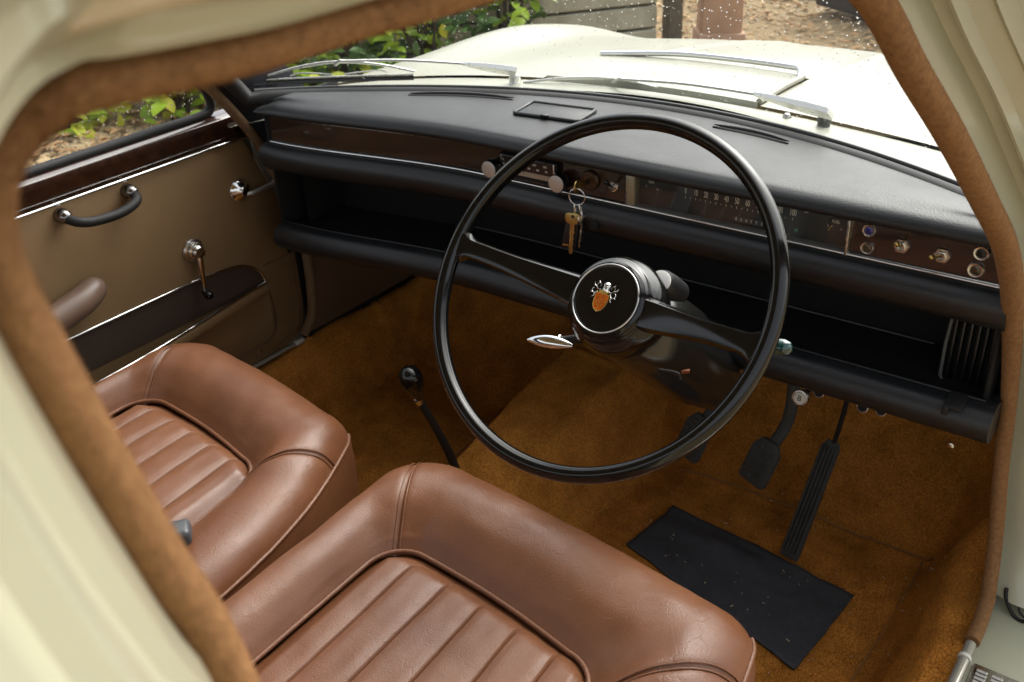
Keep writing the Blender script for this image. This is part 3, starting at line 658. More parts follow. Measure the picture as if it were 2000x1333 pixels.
# instrument panel
ip = box('instrument_panel', (.3635, .0142, .6865), (.318, .006, .046), dialm, dash, bev=.001)
box('bezel_end', (.1955, .014, .6870), (.0150, .030, .0450), bezelm, ip, bev=.001)
box('bezel_end', (.5220, .006, .6860), (.0035, .024, .0490), chromed, ip, bev=.0008)
tube('bezel_edge', [(.189, .002, .7095), (.189, -.002, .6640)], .0012, chromed, ip, n=6)
tube('bezel_edge', [(.189, .002, .7095), (.36, .002, .7095), (.521, .002, .7095)], .0008, bezelm, ip, n=6)
box('bezel_floor', (.3625, .006, .6645), (.320, .012, .0015), mat('bezel grey', (.16, .155, .14), .4), ip)
box('bezel_roof', (.3625, .009, .7100), (.320, .012, .0015), vinylm, ip)
mesh('instrument_glass', [V(.2035, .0065, .7085), V(.5195, .0065, .7085), V(.5195, .0045, .6655), V(.2035, .0045, .6655)], [(0, 1, 2, 3)], glass_dial, ip, smooth=False)
FX, FY = V(1, 0, 0), V(0, .0, 1)
yd = .0104
def pr_text(s, x, z, size, xs=.6, m=None): return text('lettering', s, V(x, yd, z), FX, FY, size, m or print_m, ip, xs)
for i in range(11):
    x = .2805 + i * .01585 + (.002 if i == 10 else 0)
    pr_text(str(i * 10), x, .6990, .0125, .52)
    box('tick', (x, yd, .6900), (.0007, .0006, .0035), print_m, ip)
    if i < 10: box('tick', (x + .0079, yd, .6900), (.0005, .0006, .0022), print_m, ip)
pr_text('TEMP', .2245, .7015, .0052, .8); pr_text('C', .2165, .6945, .0055, .7); pr_text('H', .235, .6925, .0055, .7)
pr_text('FUEL', .5000, .6985, .0058, .85); pr_text('E', .490, .691, .0050, .7); pr_text('F', .508, .689, .0050, .7)
pr_text('MPH', .459, .7035, .0030, .9)
prism('fuel_needle', [(-.0035, -.004), (.001, .004), (.0035, .0035), (-.001, -.0015), (-.001, -.0045)], V(.4935, yd, .689), FX, FY, .0006, mat('amber needle', (.45, .30, .10), .5), ip)
od = box('odometer', (.377, .0107, .6735), (.044, .0010, .0075), mat('odometer drum', (.05, .05, .05), .5), ip)
for i, dgt in enumerate('05477'): text('digit', dgt, V(.3605 + i * .0075, .0098, .6735), FX, FY, .0066, print_m, od, .8)
text('digit', '3', V(.3985, .0098, .6735), FX, FY, .0066, print_m, od, .8)
for x, m_ in ((.427, mat('red lens', (.20, .012, .01), .2, coat=.8)), (.4475, mat('green lens', (.012, .12, .06), .2, coat=.8))):
    lathe('warning_lens', (x, .0107, .6745), (0, -1, 0), [(.0030, 0), (.0028, .0008), (.0012, .0014), (0, .0016)], m_, ip, n=14)
# diagonal reflections on the dial, painted as paler bars
for i in range(6):
    x = .228 + i * .026
    prism('dial_reflection', [(0, -.019), (.0045, -.019), (.0135, .008), (.009, .008)], V(x, .01105, .6865), FX, FY, .0003, mat('dial reflection', (.045, .038, .034), .5), ip)
# radio
rd = box('radio', (.0120, .001, .6865), (.112, .010, .0405), vinylm, dash, bev=.0015)
box('radio_frame', (.0120, -.0045, .6865), (.104, .0022, .0360), chromed, rd, bev=.0006)
box('scale_glass', (.0120, -.0058, .6945), (.098, .0016, .0195), mat('radio scale black', (.012, .011, .011), .2, coat=.5), rd)
box('scale_band', (.0120, -.0059, .6805), (.098, .0016, .0080), beige, rd)
box('name_band', (.0120, -.0058, .6730), (.098, .0016, .0060), vinylm, rd)
for r_i, row in enumerate((('L', '1200', '1500', '1800', '2000'), ('M', '200', '250', '300', '400', '500'))):
    for j, s in enumerate(row):
        if j == 0: text('lettering', s, V(-.033, -.0070, .6985 - r_i * .0075), FX, FY, .0045, print_m, rd, .8)
        else: text('lettering', s, V(-.033 + j * (.020 if r_i == 0 else .0165), -.0070, .6985 - r_i * .0075), FX, FY, .0046, print_m, rd, .75)
box('pointer', (.006, -.0072, .684), (.0012, .001, .0042), printd, rd)
for x in (-.0535, .0770):
    kn = lathe('radio_knob', (x, -.002, .6815), (0, -1, 0), [(.0125, 0), (.0145, .004), (.0148, .012), (.0140, .0175), (.0128, .0190)], gloss, rd, n=36)
    lathe('knob_cap', (x, -.0208, .6815), (0, -1, 0), [(.0132, -.001), (.0136, .0), (.0132, .0010), (.0115, .0013), (0, .0016)], silver, kn, n=36)
# ignition lock with its key
ig = lathe('ignition_lock', (.1235, .004, .6885), (0, -1, 0), [(.0165, 0), (.0160, .003), (.0140, .0050), (.0110, .0055), (.0100, .0045), (0, .0045)], mat('bronze lock', (.12, .075, .045), .35, metal=.7, var=.4, vscale=90), dash, n=32)
box('slot', (.1235, -.0010, .6885), (.0018, .001, .0095), printd, ig)
# toggle switch, and hex-nut switches at the right
def toggle(x, z, hexr, tip, lab=None, mat_l=brass):
    t = lathe('toggle_switch', (x, .004, z), (0, -1, 0), [(hexr, 0), (hexr, .0026), (hexr * .94, .0032), (hexr * .66, .0034), (hexr * .62, .0060), (hexr * .5, .0064), (hexr * .5, .0020), (0, .002)], chromed, dash, n=6 if hexr > .0085 else 24, angle=20)
    p = V(x, .000, z); d = Vector(tip).normalized()
    L_ = .0245; pts = [p + d * (L_ * q) for q in (0, .3, .6, .8, .93, 1)]
    tube('switch_lever', pts, [.0016, .0019, .0029, .0036, .0032, .0012], mat_l if hexr > .0085 else gloss, t, n=12)
    return t
toggle(.1650, .6865, .0080, (-.02, -.80, .62))
toggle(.5885, .6880, .0105, (-.05, -.86, .50))
toggle(.6380, .6865, .0105, (-.35, -.90, .22))
def ring_lamp(x, z, lens, r=.0088):
    t = lathe('warning_lamp', (x, .004, z), (0, -1, 0), [(r, 0), (r, .0030), (r * .9, .0040), (r * .68, .0036), (r * .64, .0015), (0, .0015)], chromed, dash, n=32)
    lathe('lens', (x, .004, z), (0, -1, 0), [(r * .62, .0018), (r * .45, .0026), (0, .0032)], lens, t, n=24)
ring_lamp(.5460, .7000, blue_l); ring_lamp(.5465, .6755, amber_l)
ring_lamp(.6815, .7000, mat('black lens', (.01, .01, .01), .3), .0095); ring_lamp(.6790, .6770, amber_l, .0100)
lathe('screw_eyelet', (.150, -.0285, .632), (0, -1, .1), [(.0075, -.006), (.008, .0), (.0072, .003), (.004, .004), (0, .0035)], vinylm, dash, n=20)
# under-dash: bonnet release and choke style pulls, screw, clip
def pull(x, y, z, r, face, lab=None):
    t = lathe('pull_knob', (x, y, z), (0, -.92, .25), [(r * .55, -.03), (r * .55, -.006), (r, -.004), (r * 1.02, .0), (r * .94, .002), (r * .80, .0022), (r * .78, .001), (0, .001)], chromed, dash, n=28)
    lathe('knob_face', (x, y, z), (0, -.92, .25), [(r * .76, .0012), (r * .70, .0024), (0, .0030)], face, t, n=24)
    return t
pk = pull(.4790, .012, .4160, .0125, ivory)
ax = V(0, -.92, .25).normalized()
text('lettering', 'B', V(.4790, .012, .4160) + ax * .0033, EX, (EX.cross(ax) * -1), .0115, printd, pk)
pull(.5000, .030, .4230, .0085, vinylm); pull(.5630, .035, .4175, .0090, vinylm); pull(.5890, .035, .4210, .0090, vinylm)
lathe('screw', (.694, -.004, .4255), (0, -1, 0), [(.0042, 0), (.004, .0016), (.002, .0026), (0, .0028)], chromed, dash, n=16)
# ribbed demister outlet at the near end of the shelf
ve = box('ribbed_outlet', (.692, .082, .530), (.082, .02, .108), vinylm, dash, bev=.004)
for i in range(8): box('rib', (.659 + i * .0098, .066, .530), (.0042, .016, .098), vinyl, ve, bev=.0015)
box('outlet_foot', (.692, .060, .4795), (.086, .03, .006), rubber, ve, bev=.002)
tube('outlet_edge', [(.6535, .055, .585), (.6510, .056, .54), (.6515, .056, .49), (.66, .055, .4785), (.735, .052, .4785)], .0025, greyrub, ve, n=8)
cl = box('shelf_clip', (.6900, -.014, .5000), (.022, .040, .005), rubber, dash, bev=.001)
box('clip_jaw', (.6830, -.033, .4950), (.008, .006, .014), rubber, cl, bev=.001)

# ================================================================== STEERING WHEEL
WT = math.radians(40.93); Wc = V(.3562, -.3467, .7136)
Wn = V(0, -math.cos(WT), math.sin(WT)); Wu0 = V(0, math.sin(WT), math.cos(WT)); Wa = math.radians(-3)
We = EX * math.cos(Wa) + Wu0 * math.sin(Wa); Wu = Wu0 * math.cos(Wa) - EX * math.sin(Wa)
def WP(a, b, h): return Wc + We * a + Wu * b + Wn * h
sw = empty('steering_wheel', Wc, 'large thin-rimmed black two-spoke steering wheel with crest on its hub', 'steering wheel')
# rim: oval section with finger grooves behind
vs, fs = [], []; N1, N2 = 128, 24
for i in range(N1):
    a = 2 * math.pi * i / N1; ra = We * math.cos(a) + Wu * math.sin(a)
    for j in range(N2):
        b = 2 * math.pi * j / N2
        r1 = .0095; r2 = .0115
        g = 1 - .10 * math.exp(-((((b - 4.0 + math.pi) % (2 * math.pi)) - math.pi) / .25) ** 2) - .07 * math.exp(-((((b - 1.0 + math.pi) % (2 * math.pi)) - math.pi) / .16) ** 2)
        vs.append(Wc + ra * (.2080 + math.cos(b) * r1 * g) + Wn * (math.sin(b) * r2 * g))
for i in range(N1):
    for j in range(N2): fs.append((i * N2 + j, i * N2 + (j + 1) % N2, ((i + 1) % N1) * N2 + (j + 1) % N2, ((i + 1) % N1) * N2 + j))
mesh('rim', vs, fs, gloss, sw, angle=70)
for sgn in (-1, 1):
    secs = []
    for t in rng(0, 1, 22):
        r = .030 + t * .1745
        hw = .0200 - .0080 * sstep(0, .7, t) + .010 * sstep(.86, 1.0, t) ** 2
        h = -.040 + .040 * sstep(0, 1.0, t) + (.002 * math.sin(t * 3.14))
        th = .0085
        flat = .45
        sec = [(-hw, -th), (-hw * 1.02, -th * .2), (-hw * .86, th * .55), (-hw * .45, th * .80), (0, th * .86), (hw * flat, th * .98), (hw * .72, th * .92), (hw * .98, th * .1), (hw, -th)]
        secs.append([WP(sgn * r, b_, h + c_) for b_, c_ in sec])
    loft('spoke', secs, gloss, sw, closed_sec=True, cap=True, angle=35)
hub = lathe('hub', Wc, Wn, [(.034, -.105), (.050, -.100), (.0585, -.085), (.0610, -.066), (.0590, -.052), (.0555, -.0455), (.0548, -.044), (.0535, -.0395), (.0515, -.0365), (.0505, -.0360), (.0490, -.0325), (.0470, -.0295), (.0455, -.0285), (.0440, -.0272), (.0425, -.0275), (.040, -.029)], gloss, sw, n=72, angle=50, fr=(We, Wu, Wn))
hb = lathe('horn_button', Wc, Wn, [(.0408, -.0300), (.0400, -.0272), (.036, -.0262), (.02, -.0252), (0, -.0248)], gloss, sw, n=64, angle=60, fr=(We, Wu, Wn))
ringp = [WP(math.cos(a) * .0413, math.sin(a) * .0413, -.0270) for a in rng(0, 2 * math.pi, 65)[:-1]]
tube('chrome_ring', ringp, .0011, chrome, hub, n=8, closed=True)
# crest: quartered shield, helm and mantling
EM = WP(-.003, .000, -.0246)
def e2(a, b, h=0): return EM + We * a + Wu * b + Wn * h
sh = [(-.0090, .004), (.0090, .004), (.0092, -.004), (.0080, -.0105), (.0050, -.0155), (0, -.0185), (-.0050, -.0155), (-.0080, -.0105), (-.0092, -.004)]
prism('shield', sh, e2(0, 0, -.0008), We, Wu, .0022, gold, hb, bev=.0003)
ins = lambda x0, x1, y0, y1: [(a, b) for a, b in ((x0, y0), (x1, y0), (x1, y1), (x0, y1))]
prism('enamel_quarter', ins(-.0083, -.0006, -.0052, .0032), e2(0, 0, .0013), We, Wu, .0004, enamel, hb)
prism('enamel_quarter', ins(.0006, .0083, -.0052, .0032), e2(0, 0, .0013), We, Wu, .0004, enamel, hb)
prism('enamel_quarter', [(-.0006, -.0064), (-.0006, -.0172), (-.0046, -.0146), (-.0072, -.0102), (-.0080, -.0064)], e2(0, 0, .0013), We, Wu, .0004, enamel, hb)
prism('enamel_quarter', [(.0006, -.0064), (.0080, -.0064), (.0072, -.0102), (.0046, -.0146), (.0006, -.0172)], e2(0, 0, .0013), We, Wu, .0004, enamel, hb)
for a, b in ((-.0044, -.001), (.0044, -.001), (-.0036, -.0098), (.0036, -.0098)):
    prism('charge', [(-.0009, -.0018), (.0011, -.0015), (.0004, -.0002), (.0014, .0008), (.0001, .0020), (-.0011, .0010), (-.0003, -.0003)], e2(a, b, .0016), We, Wu, .0006, gold, hb)
prism('torse', [(-.0050, .0042), (.0050, .0042), (.0062, .0062), (.0030, .0072), (-.0030, .0072), (-.0062, .0062)], e2(0, 0, -.0004), We, Wu, .0024, gold, hb, bev=.0005)
secs = []
for t, wd, dp in ((.0066, .0044, .0020), (.0085, .0044, .0032), (.0105, .0039, .0036), (.0120, .0043, .0036), (.0145, .0046, .0036), (.0168, .0040, .0030), (.0182, .0024, .0018), (.0186, .0008, .0006)):
    secs.append([e2(.0006 + math.cos(c) * wd, t, max(0, math.sin(c)) * dp - .0004) for c in rng(0, math.pi, 11)])
loft('helm', secs, chrome, hb, angle=50)
for b_ in (.0108, .0128, .0150): tube('helm_bar', [e2(.0006 + math.cos(c) * .0044, b_, math.sin(c) * .0037) for c in rng(.3, 2.84, 9)], .00035, chromed, hb, n=5)
for sgn in (-1, 1):
    for pts in ([(.0050, .0080), (.0085, .0075), (.0115, .0095), (.0120, .0130), (.0095, .0150), (.0070, .0135), (.0075, .0112)],
                [(.0085, .0055), (.0115, .0020), (.0150, .0030), (.0158, .0062), (.0140, .0082)],
                [(.0118, .0098), (.0150, .0115), (.0160, .0145)], [(.0095, .0150), (.0110, .0172)], [(.0115, .0020), (.0112, -.0012), (.0130, -.003)], [(.0150, .0030), (.0168, .0018)]):
        pth = cat_([e2(sgn * a, b_, .0004) for a, b_ in pts], 6); n_ = len(pth)
        tube('mantling', pth, [.00085 * (1 - .6 * i / n_) for i in range(n_)], chrome, hb, n=6)
# column with its cowl
cw = empty('steering_column', WP(0, 0, -.2), 'black steering column and cowl running from the wheel into the dash', 'steering column')
lathe('column_tube', Wc, -Wn, [(.030, .10), (.031, .14), (.034, .15), (.034, .42), (.02, .44)], gloss, cw, n=32)
secs = []
for h, wd, hh, oy in ((-.088, .040, .040, .0), (-.105, .050, .050, .004), (-.15, .054, .056, .01), (-.22, .056, .058, .01), (-.32, .054, .05, .0), (-.42, .045, .04, 0)):
    secs.append([WP(.004 + math.copysign(abs(math.cos(c)) ** .7, math.cos(c)) * wd, oy + math.copysign(abs(math.sin(c)) ** .7, math.sin(c)) * hh - .012, h) for c in rng(0, 2 * math.pi, 33)[:-1]])
loft('cowl', secs, mat('black crackle cowl', (.010, .010, .009), .22, bump=.2, bscale=200, coat=.3), cw, closed_sec=True, cap=True, angle=60)
cap_o = V(.3865, -.252, .694); cap_ax = V(.02, -.80, .60).normalized()
lp = lathe('lamp_housing', cap_o, cap_ax, [(.0150, -.06), (.0165, -.03), (.0160, -.008), (.0150, -.002), (.0145, 0)], vinyl, cw, n=28)
lathe('end_cap', cap_o, cap_ax, [(.0138, -.001), (.0134, .0012), (.010, .0022), (0, .0026)], mat('bright cap', (.85, .84, .80), .35), lp, n=28)
tube('wiring', cat_([WP(.070, -.050, -.085), WP(.092, -.046, -.088), WP(.098, -.052, -.09)], 6), .0015, rubber, cw, n=6)
box('wire_terminal', WP(.1005, -.041, -.088), (.010, .004, .004), copper, cw, bev=.0008, axes=(V(.9, .3, .3).normalized(), V(-.3, .95, 0).normalized(), EZ))
# chrome lozenge lever on the left of the column
lv = empty('column_lever', WP(-.07, -.08, -.085), 'chrome lozenge tipped lever on a black stem, under the steering wheel hub', 'lever')
p1, p2 = V(.2445, -.331, .6095), V(.3080, -.324, .6165)
tube('grip', [p1.lerp(p2, t) + V(0, 0, .0018 * math.sin(t * math.pi)) for t in rng(0, 1, 17)], [.0015 + .0068 * math.sin(math.pi * t) ** .8 for t in rng(0, 1, 17)], chrome, lv, n=18, up=(0, -.75, .65), ry=[.0010 + .0050 * math.sin(math.pi * t) ** .8 for t in rng(0, 1, 17)])
tube('stem', [p1.lerp(p2, .62) + V(0, .008, 0), V(.306, -.305, .617), V(.326, -.300, .626), V(.345, -.29, .64)], [.0050, .0060, .0065, .0065], rubber, lv, n=14)
lathe('collar', p1.lerp(p2, .66) + V(0, .008, .001), V(.9, .1, .25), [(.0066, -.002), (.0076, 0), (.0066, .002)], chrome, lv, n=20)
lathe('collar', V(.324, -.3005, .625), V(.9, .1, .35), [(.0072, -.003), (.0082, 0), (.0072, .003)], rubber, lv, n=20)
# indicator stalk with a glassy knob
sk = empty('indicator_stalk', WP(.19, -.06, -.085), 'indicator stalk tipped with a teal glass knob beyond the wheel rim', 'stalk')
tube('stem', cat_([V(.41, -.275, .655), V(.47, -.277, .662), V(.546, -.2805, .668)], 6), .0028, chromed, sk, n=10)
lathe('knob', V(.5415, -.2800, .6680), V(1, -.02, .10), [(.0045, -.001), (.0075, .002), (.0092, .008), (.0092, .015), (.0070, .021), (.003, .0235), (0, .024)], teal_l, sk, n=28, angle=80)

# ================================================================== SEATS
def seat(name, x0, x1, yf, px0, px1, pyf, taper, label):
    """x0..x1 outer width, yf front; px0..px1, pyf the pleated panel"""
    yb = -1.02
    root = empty(name, ((x0 + x1) / 2, (yf + yb) / 2, .02), label, 'car seat', 'tan leather front seats')
    def U(xa, xb, yfr, r, taper, rc, sl, ext, n1=26, nc=22, n2=30):
        tx = lambda y: xb - taper * max(0, (y - (yfr - .38)) / .38) ** 2
        xe = tx(yfr)
        L_ = [V(xa, yb + (yfr - r - yb) * t, 0) for t in rng(0, 1, n1)[:-1]]
        L_ += [V(xa + r - r * math.cos(a), yfr - r + r * math.sin(a), 0) for a in rng(0, math.pi / 2, nc)[:-1]]
        L_ += [V(xa + r + (xe - rc - xa - r) * t, yfr - sl * t + .006 * math.sin(t * math.pi), 0) for t in rng(0, 1, n2)[:-1]]
        yfr = yfr - sl
        na = 8
        L_ += [V(xe - rc + rc * math.sin(a) + (tx(yfr - rc) - xe) * (a / (math.pi / 2)) ** 2, yfr - rc + rc * math.cos(a), 0) for a in rng(0, math.pi / 2, na)[:-1]]
        L_ += [V(tx(yfr - rc - ext * t), yfr - rc - ext * t, 0) for t in rng(0, 1, nc - na + 1)[:-1]]
        rc += ext
        L_ += [V(tx(yfr - rc - (yfr - rc - yb) * t), yfr - rc - (yfr - rc - yb) * t, 0) for t in rng(0, 1, n1)]
        return L_
    inn = U(px0, px1, pyf, .052, .026, .045, .028, .030); out = U(x0, x1, yf, .085, taper, .030, .040, .120)
    K = len(inn)
    prof = cat_([V(0, .3490, 0), V(.05, .3580, 0), V(.16, .3760, 0), V(.34, .3955, 0), V(.55, .4030, 0), V(.74, .3975, 0), V(.88, .3830, 0), V(.97, .3600, 0), V(1.005, .3300, 0), V(1.01, .28, 0), V(.99, .20, 0), V(.955, .12, 0)], 6)
    def fslope(y): return .030 * (y + .60)      # the cushion rises a little towards the front
    sample = {}
    def P(i, s, z):
        q = inn[i].lerp(out[i], s); lateral = abs(i - K / 2) / (K / 2)
        zz = z - (.010 if lateral > .62 else .010 * sstep(.42, .62, lateral)) * math.sin(min(1, max(0, s)) * math.pi)
        w_ = .0022 * noise.noise(V(q.x * 16, q.y * 16, x0 * 9)) + .0012 * noise.noise(V(q.x * 38, q.y * 38, 2))
        return V(q.x, q.y, zz + fslope(q.y) * (1 if s < 1.0 else .6) + (w_ if .1 < s < 1 else 0))
    # bolster in three panels divided at the front corners by sewn seams
    c1, c2 = 25 + 11, K - 1 - 25 - 8
    secs = [[P(i, p.x, p.y) for p in prof] for i in range(K)]
    for nm, a, b in (('bolster', 0, c1), ('front_roll', c1, c2), ('bolster', c2, K - 1)):
        ss = []
        for i in range(a, b + 1):
            row = [v.copy() for v in secs[i]]
            dd = min(abs(i - a) if a else 99, abs(i - b) if b != K - 1 else 99)
            dip = .0045 * math.exp(-(dd / .9) ** 2)
            ctr = V((px0 + px1) / 2, pyf - .1, .30)
            for k_, v in enumerate(row):
                if dip > 1e-4 and k_ < 48: v.z -= dip
            ss.append(row)
        o = loft(nm, ss, leather, root, angle=80)
    for ci in (c1, c2):
        for off in (-.0042, .0042):
            base = secs[ci]; d = (secs[ci + 1][20] - secs[ci - 1][20]).normalized()
            tube('stitching', [v + d * off + V(0, 0, -.0006) for v in base[1:44]], .0011, leather, root, n=6)
    # pleated panel
    rows = []
    nx, ny = 300, 44
    piti = 6; pw = (px1 - px0) / piti
    def pan(x, y, u, eu, ef):
        e = min(eu, ef)
        t = (u * piti) % 1.0; dv = min(t, 1 - t) * pw
        fade = sstep(.004, .030, ef)
        z = .3450 + .0165 * sstep(0, .03, e) + .004 * sstep(0, .1, e)
        if .5 < u * piti < piti - .5: z -= (.0042 * math.exp(-(dv / .0017) ** 2) + .0030 * math.exp(-(dv / .010) ** 2)) * fade
        z += .0025 * noise.noise(V(x * 13, y * 9, 7 + x0)) + .0010 * noise.noise(V(x * 45, y * 30, 3))
        return z + fslope(y)
    for i in range(nx + 1):
        u = i / nx; row = []
        e = min(u, 1 - u) * (px1 - px0); yy = pyf - (.050 - math.sqrt(max(0, .050 ** 2 - (.050 - e) ** 2)) if e < .050 else 0) + .006 * math.sin(u * math.pi) - .028 * u
        for j in range(ny + 1):
            y = yb + (yy - yb) * (1 - (1 - j / ny) ** 1.35); xr_ = px1 - .026 * max(0, (y - (pyf - .38)) / .38) ** 2
            row.append((V(px0 + (xr_ - px0) * u, y, 0), u, e, yy - y))
        rows.append(row)
    for r_ in rows:
        for k_, (v, u, eu, ef) in enumerate(r_):
            v.z = pan(v.x, v.y, u, eu, ef); r_[k_] = v
    # each flute between two seams is a panel of its own
    cuts = [0] + [int(round(nx * k_ / piti)) for k_ in range(1, piti)] + [nx]
    for a, b in zip(cuts[:-1], cuts[1:]): loft('flute', rows[a:b + 1], leather, root, angle=80)
    # piping
    tube('piping', [P(i, .012, .3520) + V(0, 0, .0005) for i in range(K)], .0032, leather, root, n=8)
    tube('piping', [P(i, .985, .3545) + V(0, 0, .001) for i in range(0, 25 + 12)], .0030, leather, root, n=8)
    tube('piping', [P(i, .985, .3545) + V(0, 0, .001) for i in range(K - 1, K - 1 - 25 - 18, -1)], .0030, leather, root, n=8)
    box('seat_frame', ((x0 + x1) / 2, (yf + yb) / 2 - .03, .085), (x1 - x0 - .08, yf - yb - .14, .07), vinylm, root, bev=.01)
    return root
ds_ = seat('driver_seat', .050, .648, -.350, .140, .505, -.505, .042, 'tan leather driver seat cushion with fluted centre, behind the steering wheel')
ps_ = seat('passenger_seat', -.520, .030, -.316, -.458, -.108, -.466, .105, 'tan leather passenger seat cushion by the far door')
# belt buckle
bk = empty('belt_buckle', (-.075, -.70, .385), 'dark grey seat belt buckle lying on the passenger seat', 'belt buckle')
bx1 = V(.80, -.60, 0).normalized(); bx2 = V(.60, .80, 0).normalized()
box('housing', (-.072, -.690, .398), (.034, .052, .024), buckm, bk, bev=.007, axes=(bx1, bx2, EZ), seg=3)
box('release_plate', V(-.078, -.698, .4108), (.026, .024, .003), mat('buckle top', (.14, .145, .15), .45), bk, bev=.001, axes=(bx1, bx2, EZ))
box('slot', V(-.080, -.692, .4125), (.010, .003, .002), printd, bk, axes=(bx1, bx2, EZ))
tube('webbing', cat_([V(-.088, -.712, .396), V(-.115, -.76, .392), V(-.15, -.85, .395), V(-.2, -.98, .40)], 6), .022, buckm, bk, n=10, up=(0, 0, 1), ry=.0015)

# ================================================================== GEAR LEVER
gr = empty('gear_lever', (-.10, -.13, zfl(-.10, -.13)), 'cranked black gear lever with pear-shaped knob on the tunnel', 'gear lever')
gp = cat_([V(-.096, -.115, zfl(-.096, -.115) - .01), V(-.094, -.130, .17), V(-.098, -.152, .235), V(-.1005, -.178, .300), V(-.1015, -.190, .335)], 6)
tube('rod', gp, [.0085 - .0028 * i / len(gp) for i in range(len(gp))], rubber, gr, n=12)
kx = V(-.10, -.192, .325); kax = V(-.04, -.28, .96).normalized()
lathe('knob', V(-.1010, -.1850, .322), kax, [(.0065, -.004), (.0085, 0), (.0095, .004), (.0125, .012), (.0175, .026), (.0205, .040), (.0205, .050), (.0170, .060), (.0100, .0665), (.004, .0685), (0, .069)], gloss, gr, n=36, angle=80)
lathe('collar', V(-.1013, -.1865, .3165), kax, [(.007, -.006), (.0075, 0), (.007, .004)], chromed, gr, n=20)

# ================================================================== PEDALS
def pad_pedal(name, c, label, arm_top, wd=.056, ht=.085):
    r = empty(name, c, label, 'pedal', 'hanging pedals'); c = Vector(c)
    X = V(.93, -.30, -.10).normalized(); Y = V(.10, .40, .91); Y = (Y - X * Y.dot(X)).normalized(); Z = X.cross(Y)
    hw, hh = wd / 2, ht / 2
    pts = [(-hw * .86, -hh), (hw * .86, -hh), (hw, -hh * .82), (hw, hh * .55), (hw * .55, hh), (-hw * .55, hh), (-hw, hh * .55), (-hw, -hh * .82)]
    p = prism('pad', pts, c - Z * .006, X, Y, .012, pedalm, r, bev=.002)
    for i in range(7):
        for j in range(4):
            a = (j - 1.5) * hw * .42; b = (i - 3) * hh * .235
            if abs(b) > hh * .5 and abs(a) > hw * .55: continue
            box('stud', c + X * a + Y * b + Z * .0068, (.0085, .0065, .0022), pedalm, p, bev=.0006, axes=(X, Y, Z), seg=1)
    tube('arm', cat_([c + Y * (hh * .6) - Z * .008, c + Y * .10 - Z * .004 + V(.005, .0, 0), Vector(arm_top)], 6), .006, pedalm, r, n=10, up=(1, 0, 0), ry=.011)
    return r
pad_pedal('brake_pedal', (.374, .155, .168), 'studded black brake pedal hanging in the middle of the three pedals', (.397, .20, .41))
pad_pedal('clutch_pedal', (.245, .155, .172), 'black clutch pedal half hidden behind the lower wheel rim', (.268, .20, .41))
ac = empty('accelerator_pedal', (.46, .13, zfl(.46, .13)), 'long ribbed black accelerator pedal rising from the floor by the mat', 'pedal')
b0, b1 = V(.453, .128, zfl(.45, .128) + .010), V(.472, .232, .205)
Y = (b1 - b0).normalized(); X = V(1, -.16, 0); X = (X - Y * X.dot(Y)).normalized(); Z = X.cross(Y); Lp = (b1 - b0).length
pd = prism('pad', [(-.0165, 0), (.0165, 0), (.0175, .02), (.0155, Lp - .012), (.010, Lp), (-.010, Lp), (-.0155, Lp - .012), (-.0175, .02)], b0, X, Y, .009, pedalm, ac, bev=.002)
for i in range(5):
    a = (i - 2) * .0068
    box('rib', b0 + X * a + Y * (Lp / 2) + Z * .0105, (.0036, Lp - .022, .0045), pedalm, pd, bev=.001, axes=(X, Y, Z), seg=1)
tube('rod', cat_([b1 - Y * .02 - Z * .003, V(.482, .225, .27), V(.492, .215, .36), V(.495, .25, .44)], 6), .0042, rubber, ac, n=8)

# ================================================================== PASSENGER DOOR
dr = empty('passenger_door', (-.66, -.4, .16), 'khaki brown trimmed passenger door with walnut capping, pocket and chrome handles', 'car door')
DX = -.654
# card outline in (y, z)
edge = [(-1.05, .168), (-.02, .168), (.018, .178), (.040, .205), (.048, .25), (.050, .33), (.046, .42), (.024, .51), (-.004, .575), (-.020, .620), (-.034, .645), (-1.05, .645)]
prism('card', [(a, b) for a, b in edge], V(DX - .012, 0, 0), EY, EZ, .012, door_v, dr, bev=.003)
box('outer_skin', (-.715, -.52, .40), (.02, 1.10, .54), cream, dr, bev=.008)
# front seam of the card, door edge panel line
tube('seam', cat_([V(DX + .0005, -.013, .61), V(DX + .0005, .010, .55), V(DX + .0005, .031, .46), V(DX + .0005, .036, .36), V(DX + .0005, .034, .26), V(DX + .0005, .018, .20), V(DX + .0005, -.04, .182)], 6), .0009, door_d, dr, n=6)
tube('seam', [V(DX + .0005, -.04, .372), V(DX + .0005, .034, .372)], .0008, door_d, dr, n=6)
# walnut capping with a rolled ledge
secs = []
for y in rng(-1.05, -.022, 40):
    f = 1 - .0 * y
    secs.append([V(DX - .004 + a, y - (.012 if b > .68 else 0), b) for a, b in ((-.012, .640), (.004, .646), (.007, .650), (.009, .662), (.011, .676), (.0125, .684), (.011, .691), (.004, .6955), (-.012, .6965), (-.03, .6960))])
loft('wood_capping', secs, wood, dr, angle=40)
tube('chrome_strip', [V(DX + .008, y, .6455) for y in rng(-1.05, -.018, 20)], .0030, chrome, dr, n=10)
